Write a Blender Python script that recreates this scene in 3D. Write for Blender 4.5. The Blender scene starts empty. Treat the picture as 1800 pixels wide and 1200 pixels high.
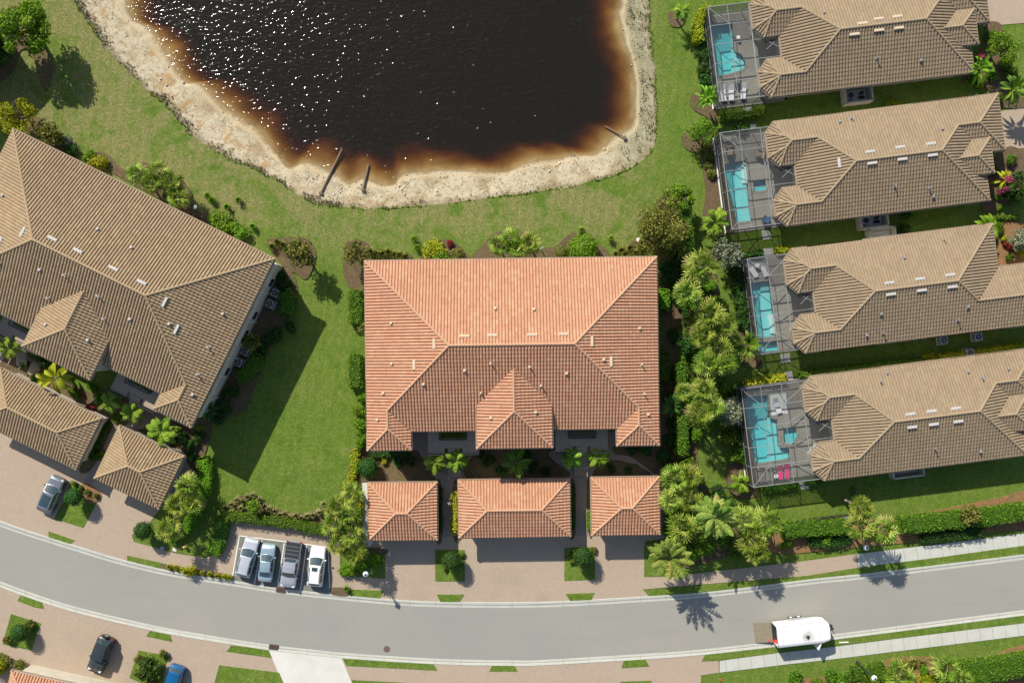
import bpy, math, random
import numpy as np
from mathutils import Vector, Matrix
from mathutils.geometry import tessellate_polygon
sc = bpy.context.scene
COL = sc.collection
R = math.radians
# ---------------------------------------------------------------- camera, light, exposure
CAMH = 100.0
cam_d = bpy.data.cameras.new("camera"); cam = bpy.data.objects.new("camera", cam_d); COL.objects.link(cam)
cam.location = (0, 0, CAMH); cam.rotation_euler = (0, 0, 0)
cam_d.sensor_width = 36; cam_d.lens = 30.0; cam_d.clip_end = 9000; cam_d.clip_start = 1
sc.camera = cam
SUN_EL, SUN_AZ = R(39), R(30.7)          # elevation; sun stands up-left (north-west)
w = bpy.data.worlds.new("World"); sc.world = w; w.use_nodes = True
nt = w.node_tree; sky = nt.nodes.new('ShaderNodeTexSky'); sky.sky_type = 'NISHITA'; sky.sun_disc = False
sky.sun_elevation = SUN_EL; sky.sun_rotation = -SUN_AZ
bg = nt.nodes['Background']; nt.links.new(sky.outputs[0], bg.inputs[0]); bg.inputs[1].default_value = 0.10
sd = bpy.data.lights.new("sun", 'SUN'); sd.energy = 4.7; sd.angle = R(0.5); sd.color = (1.0, 0.94, 0.84)
sun = bpy.data.objects.new("sun", sd); COL.objects.link(sun)
sdir = Vector((math.sin(SUN_AZ)*math.cos(SUN_EL), -math.cos(SUN_AZ)*math.cos(SUN_EL), -math.sin(SUN_EL)))
sun.rotation_euler = sdir.to_track_quat('-Z', 'Y').to_euler(); sun.location = (-30, 60, 90)
sc.view_settings.view_transform = 'Standard'; sc.view_settings.look = 'None'
sc.view_settings.exposure = 0.42; sc.view_settings.gamma = 1
sc.cycles.max_bounces = 6; sc.cycles.transparent_max_bounces = 16
sc.cycles.caustics_reflective = False; sc.cycles.caustics_refractive = False
# ---------------------------------------------------------------- helpers
def P(px, py, z=0.0):
    k = (1 - z/CAMH)/15.0
    return ((px-900)*k, (600-py)*k)
def PL(pts, z=0.0): return [P(x, y, z) for x, y in pts]
def tag(o, label=None, cat=None, group=None, kind=None):
    if label: o['label'] = label
    if cat: o['category'] = cat
    if group: o['group'] = group
    if kind: o['kind'] = kind
    return o
def thing(name, label, cat, loc=(0, 0, 0), rz=0, group=None):
    o = bpy.data.objects.new(name, None); COL.objects.link(o); o.empty_display_size = .3
    o.location = loc if len(loc) == 3 else (loc[0], loc[1], 0); o.rotation_euler = (0, 0, rz)
    return tag(o, label, cat, group)
def link(name, me, parent=None, loc=(0, 0, 0), rz=0):
    o = bpy.data.objects.new(name, me); COL.objects.link(o)
    o.location = loc; o.rotation_euler = (0, 0, rz)
    if parent: o.parent = parent
    return o
def copy_tree(o, parent=None, swap=None):
    c = o.copy(); COL.objects.link(c); c.parent = parent
    if swap and c.type == 'MESH' and any(m and m.name in swap for m in c.data.materials):
        c.data = c.data.copy()
        for i, m in enumerate(c.data.materials):
            if m and m.name in swap: c.data.materials[i] = swap[m.name]
    for ch in o.children: copy_tree(ch, c, swap)
    return c
def npmesh(name, V, faces, mats, uv=None, smooth=False, mi=None):
    """faces: list of int arrays (n,k); uv: list of (n,2) per-face arrays"""
    me = bpy.data.meshes.new(name); V = np.asarray(V, np.float32)
    faces = [np.asarray(f, np.int32) for f in faces]; keep = [i for i, f in enumerate(faces) if len(f)]
    if uv is not None: uv = [uv[i] for i in keep]
    if mi is not None: mi = [mi[i] for i in keep]
    faces = [faces[i] for i in keep]
    me.vertices.add(len(V)); me.vertices.foreach_set('co', V.ravel())
    nl = sum(f.size for f in faces); npol = sum(len(f) for f in faces)
    me.loops.add(nl); me.polygons.add(npol)
    me.loops.foreach_set('vertex_index', np.concatenate([f.ravel() for f in faces]))
    sizes = np.concatenate([np.full(len(f), f.shape[1], np.int32) for f in faces])
    starts = np.concatenate([[0], np.cumsum(sizes)[:-1]]).astype(np.int32)
    me.polygons.foreach_set('loop_start', starts)
    if uv is not None:
        l = me.uv_layers.new(name='UVMap')
        d = np.concatenate([np.repeat(np.asarray(u, np.float32), f.shape[1], axis=0) for u, f in zip(uv, faces)])
        l.data.foreach_set('uv', d.ravel())
    if smooth is True: me.polygons.foreach_set('use_smooth', np.ones(npol, bool))
    elif smooth is False: me.polygons.foreach_set('use_smooth', np.zeros(npol, bool))
    for m in (mats if isinstance(mats, (list, tuple)) else [mats]): me.materials.append(m)
    if mi is not None:
        me.polygons.foreach_set('material_index', np.concatenate([np.full(len(f), k, np.int32) for f, k in zip(faces, mi)]))
    me.update(calc_edges=True); me.validate(verbose=False)
    return me
class MB:
    def __init__(s): s.v = []; s.f = []
    def add(s, vs, fs):
        n = len(s.v); s.v += [tuple(v) for v in vs]; s.f += [tuple(i+n for i in f) for f in fs]; return s
    def box(s, c, d, rz=0, top=1.0):
        cx, cy, cz = c; a, b, h = d[0]/2, d[1]/2, d[2]/2; co, si = math.cos(rz), math.sin(rz); vs = []
        for z, k in ((-h, 1), (h, top)):
            for x, y in ((-a, -b), (a, -b), (a, b), (-a, b)):
                x *= k; y *= k; vs.append((cx+x*co-y*si, cy+x*si+y*co, cz+z))
        return s.add(vs, [(3, 2, 1, 0), (4, 5, 6, 7), (0, 1, 5, 4), (1, 2, 6, 5), (2, 3, 7, 6), (3, 0, 4, 7)])
    def tube(s, p, q, r, r2=None, n=8, caps=True):
        p = Vector(p); q = Vector(q); r2 = r if r2 is None else r2; d = (q-p).normalized()
        a = d.orthogonal().normalized(); b = d.cross(a); vs = []
        for c, rr in ((p, r), (q, r2)):
            for i in range(n):
                t = 2*math.pi*i/n; vs.append(c+rr*(math.cos(t)*a+math.sin(t)*b))
        fs = [(i, (i+1) % n, n+(i+1) % n, n+i) for i in range(n)]
        if caps: fs += [tuple(range(n-1, -1, -1)), tuple(range(n, 2*n))]
        return s.add(vs, fs)
    def bar(s, p, q, w, h):
        p = Vector(p); q = Vector(q); d = (q-p).normalized(); up = Vector((0, 0, 1))
        if abs(d.z) > .95: up = Vector((1, 0, 0))
        a = d.cross(up).normalized()*w/2; b = a.cross(d).normalized()*h/2
        vs = [p-a-b, p+a-b, p+a+b, p-a+b, q-a-b, q+a-b, q+a+b, q-a+b]
        return s.add(vs, [(3, 2, 1, 0), (4, 5, 6, 7), (0, 1, 5, 4), (1, 2, 6, 5), (2, 3, 7, 6), (3, 0, 4, 7)])
    def prism(s, pts, z0, z1, bottom=True, holes=()):
        n = len(pts)
        if sum(pts[i][0]*pts[(i+1) % n][1]-pts[(i+1) % n][0]*pts[i][1] for i in range(n)) < 0: pts = pts[::-1]
        loops = [pts]+[list(h) for h in holes]
        flat = [p for l in loops for p in l]
        tri = tessellate_polygon([[Vector((x, y, 0)) for x, y in l] for l in loops])
        N = len(flat); vs = [(x, y, z1) for x, y in flat]+[(x, y, z0) for x, y in flat]; fs = []
        for t in tri:
            a, b, c = [flat[i] for i in t]
            if (b[0]-a[0])*(c[1]-a[1])-(c[0]-a[0])*(b[1]-a[1]) < 0: t = t[::-1]
            fs.append(tuple(t))
            if bottom: fs.append(tuple(i+N for i in t[::-1]))
        o = 0
        for li, l in enumerate(loops):
            m = len(l)
            for i in range(m):
                j = (i+1) % m; q = (o+i, o+i+N, o+j+N, o+j)
                fs.append(q if li else q)
            o += m
        return s.add(vs, fs)
    def lathe(s, prof, n=12, c=(0, 0, 0)):
        vs = []; fs = []
        for r, z in prof:
            for i in range(n):
                t = 2*math.pi*i/n; vs.append((c[0]+r*math.cos(t), c[1]+r*math.sin(t), c[2]+z))
        for k in range(len(prof)-1):
            for i in range(n): fs.append((k*n+i, k*n+(i+1) % n, (k+1)*n+(i+1) % n, (k+1)*n+i))
        fs.append(tuple(range(n-1, -1, -1))); fs.append(tuple(range((len(prof)-1)*n, len(prof)*n)))
        return s.add(vs, fs)
    def mesh(s, name, mat, smooth=False):
        me = bpy.data.meshes.new(name); me.from_pydata(s.v, [], s.f)
        me.materials.append(mat)
        me.polygons.foreach_set('use_smooth', [bool(smooth)]*len(me.polygons)); me.update(); return me
    def build(s, name, mat, parent=None, loc=(0, 0, 0), rz=0, smooth=False, bevel=0):
        o = link(name, s.mesh(name, mat, smooth), parent, loc, rz)
        if bevel:
            b = o.modifiers.new('b', 'BEVEL'); b.width = bevel; b.segments = 2; b.limit_method = 'ANGLE'
        return o
# ---------------------------------------------------------------- materials
class NT:
    def __init__(s, name):
        s.m = bpy.data.materials.new(name); s.m.use_nodes = True; s.t = s.m.node_tree; s.n = s.t.nodes
        s.b = s.n['Principled BSDF']; s.out = s.n['Material Output']
        s.pos = s.n.new('ShaderNodeTexCoord').outputs['Object']; s._g = None
    def node(s, t, **k):
        n = s.n.new(t)
        for a, b in k.items(): setattr(n, a, b)
        return n
    def ln(s, a, b): s.t.links.new(a, b)
    def world(s):
        if s._g is None: s._g = s.node('ShaderNodeNewGeometry').outputs['Position']
        return s._g
    def noise(s, scale, detail=4, rough=.55, vec=None, dist=0, out='Fac'):
        n = s.node('ShaderNodeTexNoise'); n.inputs['Scale'].default_value = scale; n.inputs['Detail'].default_value = detail
        n.inputs['Roughness'].default_value = rough; n.inputs['Distortion'].default_value = dist
        s.ln(vec or s.world(), n.inputs['Vector']); return n.outputs[out]
    def ramp(s, fac, stops, interp='LINEAR'):
        n = s.node('ShaderNodeValToRGB'); n.color_ramp.interpolation = interp; e = n.color_ramp.elements
        e[0].position, e[0].color = stops[0][0], (*stops[0][1], 1); e[1].position, e[1].color = stops[-1][0], (*stops[-1][1], 1)
        for p, c in stops[1:-1]:
            x = e.new(p); x.color = (*c, 1)
        s.ln(fac, n.inputs[0]); return n.outputs[0]
    def mix(s, fac, a, b, mode='MIX'):
        n = s.node('ShaderNodeMix', data_type='RGBA', blend_type=mode)
        for sock, v in ((n.inputs[0], fac), (n.inputs[6], a), (n.inputs[7], b)):
            if isinstance(v, (int, float)): sock.default_value = v
            elif isinstance(v, tuple): sock.default_value = (*v, 1)
            else: s.ln(v, sock)
        return n.outputs[2]
    def math(s, op, a, b=0.0, clamp=False):
        n = s.node('ShaderNodeMath', operation=op, use_clamp=clamp)
        for i, v in enumerate((a, b)):
            if isinstance(v, (int, float)): n.inputs[i].default_value = v
            else: s.ln(v, n.inputs[i])
        return n.outputs[0]
    def mapr(s, v, a, b, c=0, d=1):
        n = s.node('ShaderNodeMapRange', interpolation_type='SMOOTHSTEP'); s.ln(v, n.inputs[0])
        for i, x in enumerate((a, b, c, d)): n.inputs[i+1].default_value = x
        return n.outputs[0]
    def scalev(s, v, sc_, rot=0, loc=(0, 0, 0)):
        n = s.node('ShaderNodeMapping'); n.inputs['Scale'].default_value = sc_; n.inputs['Rotation'].default_value = (0, 0, rot)
        n.inputs['Location'].default_value = loc; s.ln(v, n.inputs[0]); return n.outputs[0]
    def bump(s, h, strength=.3, dist=.05):
        n = s.node('ShaderNodeBump'); n.inputs['Strength'].default_value = strength; n.inputs['Distance'].default_value = dist
        s.ln(h, n.inputs['Height']); s.ln(n.outputs[0], s.b.inputs['Normal']); return n.outputs[0]
    def col(s, c):
        if isinstance(c, tuple): s.b.inputs['Base Color'].default_value = (*c, 1)
        else: s.ln(c, s.b.inputs['Base Color'])
        return s
    def set(s, rough=None, metal=None, spec=None, **k):
        if rough is not None: s.b.inputs['Roughness'].default_value = rough
        if metal is not None: s.b.inputs['Metallic'].default_value = metal
        if spec is not None: s.b.inputs['Specular IOR Level'].default_value = spec
        for a, b in k.items(): s.b.inputs[a].default_value = b
        return s.m
MAT = {}
def flat(name, c, rough=.6, metal=0, spec=.4, var=.12, scale=3.0, **k):
    if name in MAT: return MAT[name]
    t = NT(name); n = t.noise(scale, 5)
    a = tuple(min(1, x*(1-var)) for x in c); b = tuple(min(1, x*(1+var)) for x in c)
    t.col(t.ramp(n, [(.3, a), (.7, b)])); MAT[name] = t.set(rough, metal, spec, **k); return MAT[name]
def lawn_mat():
    t = NT('lawn'); w_ = t.world(); sep = t.node('ShaderNodeSeparateXYZ'); t.ln(w_, sep.inputs[0])
    n1 = t.noise(.10, 5, .65, dist=.6); n2 = t.noise(.45, 6, .75, dist=.8); n3 = t.noise(1.6, 6, .85, dist=1.0); n4 = t.noise(4.2, 4, .9)
    g = t.ramp(n2, [(.32, (.075, .145, .013)), (.5, (.120, .200, .021)), (.68, (.175, .240, .036))])
    g = t.mix(t.mapr(n1, .38, .64, 0, .55), g, (.165, .218, .040))
    g = t.mix(t.mapr(n3, .46, .66, 0, .7), g, (.235, .25, .075)); g = t.mix(t.mapr(n3, .46, .32, 0, .6), g, (.048, .112, .008))
    # straw coloured wear: mostly on the open lawn round the pond
    open_ = t.mapr(sep.outputs[1], 8.0, 15.0); left = t.mapr(sep.outputs[0], 20.0, 12.0); st = t.math('MULTIPLY', open_, left)
    sn = t.math('ADD', t.math('MULTIPLY', t.noise(.19, 5, .7, dist=1.0), .65), t.math('MULTIPLY', n2, .35))
    straw = t.math('MAXIMUM', t.math('MULTIPLY', t.mapr(sn, .41, .55), st), t.mapr(sn, .58, .70, 0, .5))
    c = t.mix(t.math('MULTIPLY', straw, t.mapr(n3, .33, .58, .25, .95)), g, t.mix(n4, (.20, .175, .065), (.38, .31, .15)))
    c = t.mix(t.mapr(n4, .42, .60), t.mix(.5, (.03, .065, .006), c), c)
    mw = t.node('ShaderNodeTexWave', wave_type='BANDS', bands_direction='X'); mw.inputs['Scale'].default_value = .28; mw.inputs['Distortion'].default_value = 1.2; t.ln(t.scalev(w_, (1, 1, 1), R(8)), mw.inputs['Vector'])
    c = t.mix(t.mapr(mw.outputs['Fac'], .3, .7, 0, .12), c, (.05, .11, .01))
    t.col(c); t.bump(t.math('ADD', n3, n4), .6, .08); return t.set(.85, spec=.12)
def sand_mat():
    t = NT('shore_sand'); uv = t.node('ShaderNodeTexCoord').outputs['UV']; sep = t.node('ShaderNodeSeparateXYZ'); t.ln(uv, sep.inputs[0])
    v = sep.outputs[1]     # 0 = waterline, 1 = grass edge
    n1 = t.noise(.35, 6, .65, dist=.8); n2 = t.noise(1.6, 6, .75, dist=1.2); n3 = t.noise(9, 4, .7)
    c = t.ramp(n1, [(.28, (.25, .19, .105)), (.42, (.37, .30, .185)), (.56, (.50, .44, .31)), (.78, (.31, .26, .165))])
    c = t.mix(t.mapr(n2, .50, .66), c, (.27, .17, .07))
    c = t.mix(t.mapr(t.noise(.8, 7, .8, dist=2.0), .54, .64, 0, .85), c, (.13, .125, .07))
    c = t.mix(t.mapr(n3, .62, .75, 0, .5), c, (.54, .47, .34))
    sx = t.node('ShaderNodeSeparateXYZ'); t.ln(t.world(), sx.inputs[0]); east = t.mapr(sx.outputs[0], 10.5, 15.0)
    st = t.noise(1.4, 6, .8, vec=t.scalev(t.world(), (2.2, .5, 1)), dist=.8)
    c = t.mix(t.math('MULTIPLY', east, t.mapr(st, .35, .6, .25, .85)), c, (.22, .215, .12)); west = t.mapr(sx.outputs[0], -20.0, -28.0)
    c = t.mix(t.math('MULTIPLY', west, t.mapr(t.noise(.5, 4, .6, dist=1.2), .54, .64, 0, .75)), c, (.36, .22, .09))
    # wet rim by the water and the weedy drift line by the grass
    c = t.mix(t.mapr(v, .10, .0, 0, .8), c, (.26, .16, .06)); c = t.mix(t.math('MULTIPLY', t.mapr(v, .08, .13), t.mapr(v, .26, .16, 0, .7)), c, (.50, .40, .24))
    wav = t.math('ADD', v, t.math('MULTIPLY', t.math('SUBTRACT', n2, .5), .35))
    c = t.mix(t.mapr(wav, .80, .97, 0, .8), c, t.mix(n3, (.10, .085, .045), (.26, .21, .13)))
    t.col(c); t.bump(t.math('ADD', t.math('MULTIPLY', n2, 1.5), n3), .5, .09); return t.set(.85, spec=.2)
def bed_mat():
    t = NT('pond_bed'); n = t.noise(.4, 5, .6, dist=.8)
    t.col(t.ramp(n, [(.3, (.20, .14, .06)), (.7, (.40, .30, .14))])); return t.set(.9)
def paver_mat(name, a, b, c3):
    t = NT(name); v = t.scalev(t.world(), (1, 1, 1), R(2)); br = t.node('ShaderNodeTexBrick')
    t.ln(v, br.inputs['Vector']); br.inputs['Scale'].default_value = 2.3; br.inputs['Mortar Size'].default_value = .022
    br.inputs['Color1'].default_value = (*a, 1); br.inputs['Color2'].default_value = (*b, 1); br.inputs['Mortar'].default_value = tuple(x*.62 for x in a)+(1,)
    n = t.noise(.5, 6, .7, dist=.7); f = t.noise(4.5, 4, .8)
    c = t.mix(t.mapr(n, .35, .7), br.outputs[0], c3, 'MIX'); c = t.mix(.45, br.outputs[0], c)
    c = t.mix(t.mapr(f, .5, .75, 0, .5), c, tuple(x*.72 for x in a))
    c = t.mix(t.mapr(t.noise(.12, 4, .6), .5, .7, 0, .35), c, tuple(x*.8 for x in c3))
    c = t.mix(t.mapr(t.noise(.8, 6, .8, dist=2.0), .58, .70, 0, .35), c, tuple(x*.62 for x in a)); c = t.mix(t.mapr(t.noise(2.2, 3, .6), .68, .76, 0, .5), c, tuple(x*.45 for x in a))
    t.col(c); t.bump(br.outputs['Fac'], -.3, .01); return t.set(.8, spec=.25)
def road_mat():
    t = NT('asphalt'); a = t.noise(.07, 4, .6); b = t.noise(.5, 6, .65, dist=.5, vec=t.scalev(t.world(), (.25, 1, 1))); f = t.noise(25, 3, .8)
    c = t.mix(t.mapr(a, .3, .7), (.275, .275, .243), (.31, .292, .247)); c = t.mix(t.mapr(b, .45, .72, 0, .4), c, (.26, .255, .225))
    c = t.mix(t.mapr(f, .3, .7), t.mix(.25, c, (.2, .2, .18)), c)
    c = t.mix(t.mapr(t.noise(1.8, 3, .5), .70, .78, 0, .5), c, (.13, .13, .12))
    c = t.mix(t.mapr(t.noise(.9, 4, .7, vec=t.scalev(t.world(), (.12, 1.3, 1), R(4))), .55, .75, 0, .3), c, (.21, .21, .19))
    t.col(c); t.bump(f, .3, .01); return t.set(.85, spec=.2)
def conc_mat(name='concrete', c0=(.50, .50, .45), joint=1.5, rot=0.1):
    t = NT(name); f = t.noise(6, 5, .7); m_ = t.noise(.5, 5, .6, dist=.5)
    c = t.ramp(m_, [(.3, tuple(x*.86 for x in c0)), (.7, c0)]); c = t.mix(t.mapr(f, .4, .8, 0, .35), c, tuple(x*.7 for x in c0))
    if 'kerb' in name:
        zz = t.node('ShaderNodeSeparateXYZ'); t.ln(t.world(), zz.inputs[0]); b_ = t.math('MULTIPLY', t.mapr(zz.outputs[2], .022, .030), t.mapr(zz.outputs[2], .062, .045))
        c = t.mix(t.math('MULTIPLY', b_, t.mapr(t.noise(.25, 4, .7), .3, .6, .25, .85)), c, (.22, .19, .13))
    if joint:
        v = t.scalev(t.world(), (1/joint,)*3, rot); sp = t.node('ShaderNodeSeparateXYZ'); t.ln(v, sp.inputs[0])
        fr = t.math('FRACT', sp.outputs[0]); c = t.mix(t.math('LESS_THAN', fr, .045/joint), c, tuple(x*.5 for x in c0))
    t.col(c); return t.set(.8, spec=.25)
def tile_mat(name, stops, smudge):
    t = NT(name); uv = t.node('ShaderNodeTexCoord').outputs['UV']
    wn = t.node('ShaderNodeTexWhiteNoise', noise_dimensions='2D'); t.ln(uv, wn.inputs['Vector'])
    c = t.ramp(wn.outputs['Value'], stops, 'CONSTANT' if False else 'LINEAR')
    n = t.noise(1.1, 5, .7, vec=t.pos); c = t.mix(t.mapr(n, .5, .75, 0, .35), c, smudge); c = t.mix(t.mapr(t.noise(.16, 5, .7, vec=t.pos), .45, .7, 0, .25), c, tuple(x*.8 for x in smudge))
    c = t.mix(t.mapr(t.noise(14, 3, .7, vec=t.pos), .5, .8, 0, .3), c, tuple(x*.6 for x in smudge))
    t.col(c); return t.set(.78, spec=.25)
def leaf_mat(name, dark, mid, light, trans=.25, rough=.55, spec=.18, dead=None):
    t = NT(name); uv = t.node('ShaderNodeTexCoord').outputs['UV']; sep = t.node('ShaderNodeSeparateXYZ'); t.ln(uv, sep.inputs[0])
    c = t.ramp(sep.outputs[0], [(0, dark), (.5, mid), (1, light)] if not dead else [(0, dark), (.5, mid), (.93, light), (.97, dead)])
    oi = t.node('ShaderNodeObjectInfo'); hs = t.node('ShaderNodeHueSaturation'); t.ln(c, hs.inputs['Color'])
    t.ln(t.math('ADD', .485, t.math('MULTIPLY', oi.outputs['Random'], .03)), hs.inputs['Hue'])
    t.ln(t.math('ADD', .85, t.math('MULTIPLY', oi.outputs['Random'], .3)), hs.inputs['Value'])
    t.ln(hs.outputs[0], t.b.inputs['Base Color']); t.set(rough, spec=spec)
    tr = t.node('ShaderNodeBsdfTranslucent'); t.ln(hs.outputs[0], tr.inputs[0]); mx = t.node('ShaderNodeMixShader'); mx.inputs[0].default_value = trans
    t.ln(t.b.outputs[0], mx.inputs[1]); t.ln(tr.outputs[0], mx.inputs[2]); t.ln(mx.outputs[0], t.out.inputs[0]); return t.m
def mulch_mat(name, a, b):
    t = NT(name); n = t.noise(4, 6, .8, dist=.8); m_ = t.noise(.7, 4, .6)
    c = t.ramp(n, [(.3, a), (.7, b)]); c = t.mix(t.mapr(m_, .45, .7, 0, .5), c, (.12, .13, .04))
    t.col(c); t.bump(n, .8, .08); return t.set(.95, spec=.1)
def screen_mat(name, alpha, c):
    t = NT(name); tr = t.node('ShaderNodeBsdfTransparent'); d = t.node('ShaderNodeBsdfDiffuse'); d.inputs[0].default_value = (*c, 1)
    mx = t.node('ShaderNodeMixShader'); mx.inputs[0].default_value = alpha; t.ln(tr.outputs[0], mx.inputs[1]); t.ln(d.outputs[0], mx.inputs[2])
    t.ln(mx.outputs[0], t.out.inputs[0]); return t.m
def pond_mat():
    t = NT('pond_water'); w_ = t.world()
    v1 = t.scalev(w_, (1, 1.9, 1), R(-24)); v2 = t.scalev(w_, (1, 1.5, 1), R(14))
    h = t.math('ADD', t.math('MULTIPLY', t.noise(1.5, 1, .4, vec=v1, dist=.3), 1.0), t.math('MULTIPLY', t.noise(3.2, 1, .4, vec=v2), .45))
    bp = t.node('ShaderNodeBump'); bp.inputs['Strength'].default_value = 1; bp.inputs['Distance'].default_value = .108; t.ln(h, bp.inputs['Height'])
    gl = t.node('ShaderNodeBsdfGlossy'); gl.inputs['Roughness'].default_value = .062; t.ln(bp.outputs[0], gl.inputs['Normal'])
    fr = t.node('ShaderNodeFresnel'); t.ln(t.math('SUBTRACT', 1.33, t.math('MULTIPLY', t.node('ShaderNodeNewGeometry').outputs['Backfacing'], .578)), fr.inputs[0])
    tr = t.node('ShaderNodeBsdfTransparent'); mx = t.node('ShaderNodeMixShader'); t.ln(fr.outputs[0], mx.inputs[0])
    df = t.node('ShaderNodeBsdfDiffuse'); df.inputs[0].default_value = (.30, .26, .18, 1); m0 = t.node('ShaderNodeMixShader'); m0.inputs[0].default_value = .042; t.ln(tr.outputs[0], m0.inputs[1]); t.ln(df.outputs[0], m0.inputs[2])   # silt in the water
    t.ln(m0.outputs[0], mx.inputs[1]); t.ln(gl.outputs[0], mx.inputs[2]); t.ln(mx.outputs[0], t.out.inputs['Surface'])
    va = t.node('ShaderNodeVolumeAbsorption'); va.inputs['Color'].default_value = (.66, .47, .13, 1); va.inputs['Density'].default_value = 6.0
    t.ln(va.outputs[0], t.out.inputs['Volume']); return t.m
def pool_mat():
    t = NT('pool_water'); h = t.noise(2.2, 3, .5); bp = t.node('ShaderNodeBump'); bp.inputs['Distance'].default_value = .05; t.ln(h, bp.inputs['Height'])
    gl = t.node('ShaderNodeBsdfGlossy'); gl.inputs['Roughness'].default_value = .05; t.ln(bp.outputs[0], gl.inputs['Normal'])
    fr = t.node('ShaderNodeFresnel'); t.ln(t.math('SUBTRACT', 1.33, t.math('MULTIPLY', t.node('ShaderNodeNewGeometry').outputs['Backfacing'], .578)), fr.inputs[0]); tr = t.node('ShaderNodeBsdfTransparent'); tr.inputs[0].default_value = (.74, .96, .97, 1)
    mx = t.node('ShaderNodeMixShader'); t.ln(fr.outputs[0], mx.inputs[0]); t.ln(tr.outputs[0], mx.inputs[1]); t.ln(gl.outputs[0], mx.inputs[2])
    t.ln(mx.outputs[0], t.out.inputs['Surface']); return t.m
M_LAWN = lawn_mat(); M_SAND = sand_mat(); M_BED = bed_mat(); M_ROAD = road_mat(); M_POND = pond_mat(); M_POOLW = pool_mat()
M_PAVE = paver_mat('paver', (.39, .305, .222), (.45, .355, .262), (.345, .275, .21))
M_PAVE2 = paver_mat('shade_paver', (.27, .225, .19), (.32, .27, .23), (.26, .22, .19))  # paver colour darkened for the shade the garden walks lie in
M_PATIO = paver_mat('patio_stone', (.25, .24, .205), (.33, .315, .27), (.17, .165, .14))
M_KERB = conc_mat('kerb_concrete', (.50, .50, .44), 3.0, 0.0); M_CONC = conc_mat('concrete', (.50, .50, .44), 1.5, R(-8)); M_CONC2 = conc_mat('new_concrete', (.62, .60, .54), 0)
M_MULCH = mulch_mat('mulch', (.06, .04, .022), (.20, .14, .085)); M_MULCH2 = mulch_mat('red_mulch', (.13, .07, .03), (.36, .20, .10))
M_TERRA = tile_mat('terracotta_tile', [(0, (.44, .21, .122)), (.3, (.465, .243, .143)), (.75, (.485, .262, .158)), (1, (.50, .315, .195))], (.44, .25, .15))
M_TAN = tile_mat('brown_tile', [(0, (.285, .20, .118)), (.4, (.31, .22, .13)), (.75, (.335, .24, .142)), (1, (.37, .285, .16))], (.28, .205, .125))
M_TAN2 = tile_mat('tan_tile', [(0, (.255, .188, .12)), (.4, (.28, .208, .132)), (.75, (.295, .222, .14)), (1, (.32, .25, .155))], (.25, .19, .122))
M_WALL = flat('stucco', (.50, .46, .37), .85, scale=.8); M_TRIM = flat('trim', (.72, .70, .64), .6); M_FASC = flat('fascia', (.30, .22, .15), .6)
M_GLASS = flat('window_glass', (.02, .025, .03), .08, spec=.8); M_WHITE = flat('white_paint', (.78, .77, .74), .45, var=.04)
M_CREAM = flat('cream_vent', (.60, .49, .35), .6, var=.05); M_GREY = flat('grey_metal', (.42, .44, .44), .4, metal=.5); M_DARK = flat('dark_metal', (.03, .03, .032), .5)
M_BEAM = flat('bronze_beam', (.34, .35, .34), .4, metal=.3); M_SCR = screen_mat('insect_screen', .22, (.12, .125, .12)); M_SCRW = screen_mat('wall_screen', .55, (.07, .07, .065)); M_WVENT = flat('grey_white_vent', (.50, .49, .46), .6, var=.05)
M_POOL = flat('pool_plaster', (.30, .68, .68), .6, var=.06); M_BARK = flat('bark', (.16, .125, .085), .95, scale=6); M_PTRUNK = flat('palm_bark', (.20, .175, .135), .95, scale=5)
M_RUB = flat('rubber', (.015, .015, .016), .8); M_RIM = flat('alloy', (.45, .46, .47), .3, metal=.8)
L_HEDGE = leaf_mat('hedge_leaf', (.045, .105, .008), (.11, .21, .012), (.20, .32, .02)); L_LIME = leaf_mat('lime_leaf', (.16, .20, .005), (.32, .34, .01), (.46, .46, .03))
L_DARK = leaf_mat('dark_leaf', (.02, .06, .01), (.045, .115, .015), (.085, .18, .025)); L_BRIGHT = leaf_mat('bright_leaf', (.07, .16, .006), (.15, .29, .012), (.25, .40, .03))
L_FAN = leaf_mat('fan_palm_leaf', (.05, .11, .008), (.165, .255, .02), (.45, .50, .10), .25, dead=(.34, .26, .12)); L_FEATH = leaf_mat('feather_palm_leaf', (.07, .14, .01), (.17, .29, .02), (.34, .45, .05), .25)
L_DATE = leaf_mat('date_palm_leaf', (.08, .15, .015), (.19, .27, .04), (.40, .40, .09), .2, dead=(.36, .27, .11)); L_OLIVE = leaf_mat('olive_leaf', (.07, .085, .012), (.18, .20, .03), (.33, .33, .07))
L_GREY = leaf_mat('silver_leaf', (.12, .15, .08), (.22, .25, .15), (.36, .38, .26)); L_RED = leaf_mat('red_leaf', (.12, .02, .015), (.30, .04, .03), (.42, .10, .05))
L_PINK = leaf_mat('pink_blossom', (.45, .06, .12), (.62, .14, .22), (.75, .35, .40)); L_YEL = leaf_mat('yellow_leaf', (.22, .24, .01), (.48, .46, .03), (.72, .62, .09))
L_GRASS = leaf_mat('clump_grass', (.12, .135, .03), (.24, .24, .08), (.42, .37, .16), .15); L_BANANA = leaf_mat('broad_leaf', (.05, .12, .015), (.12, .24, .02), (.28, .40, .03), .3)
L_DRY = leaf_mat('dry_weed', (.06, .05, .03), (.16, .13, .075), (.30, .26, .15), .1)
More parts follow.
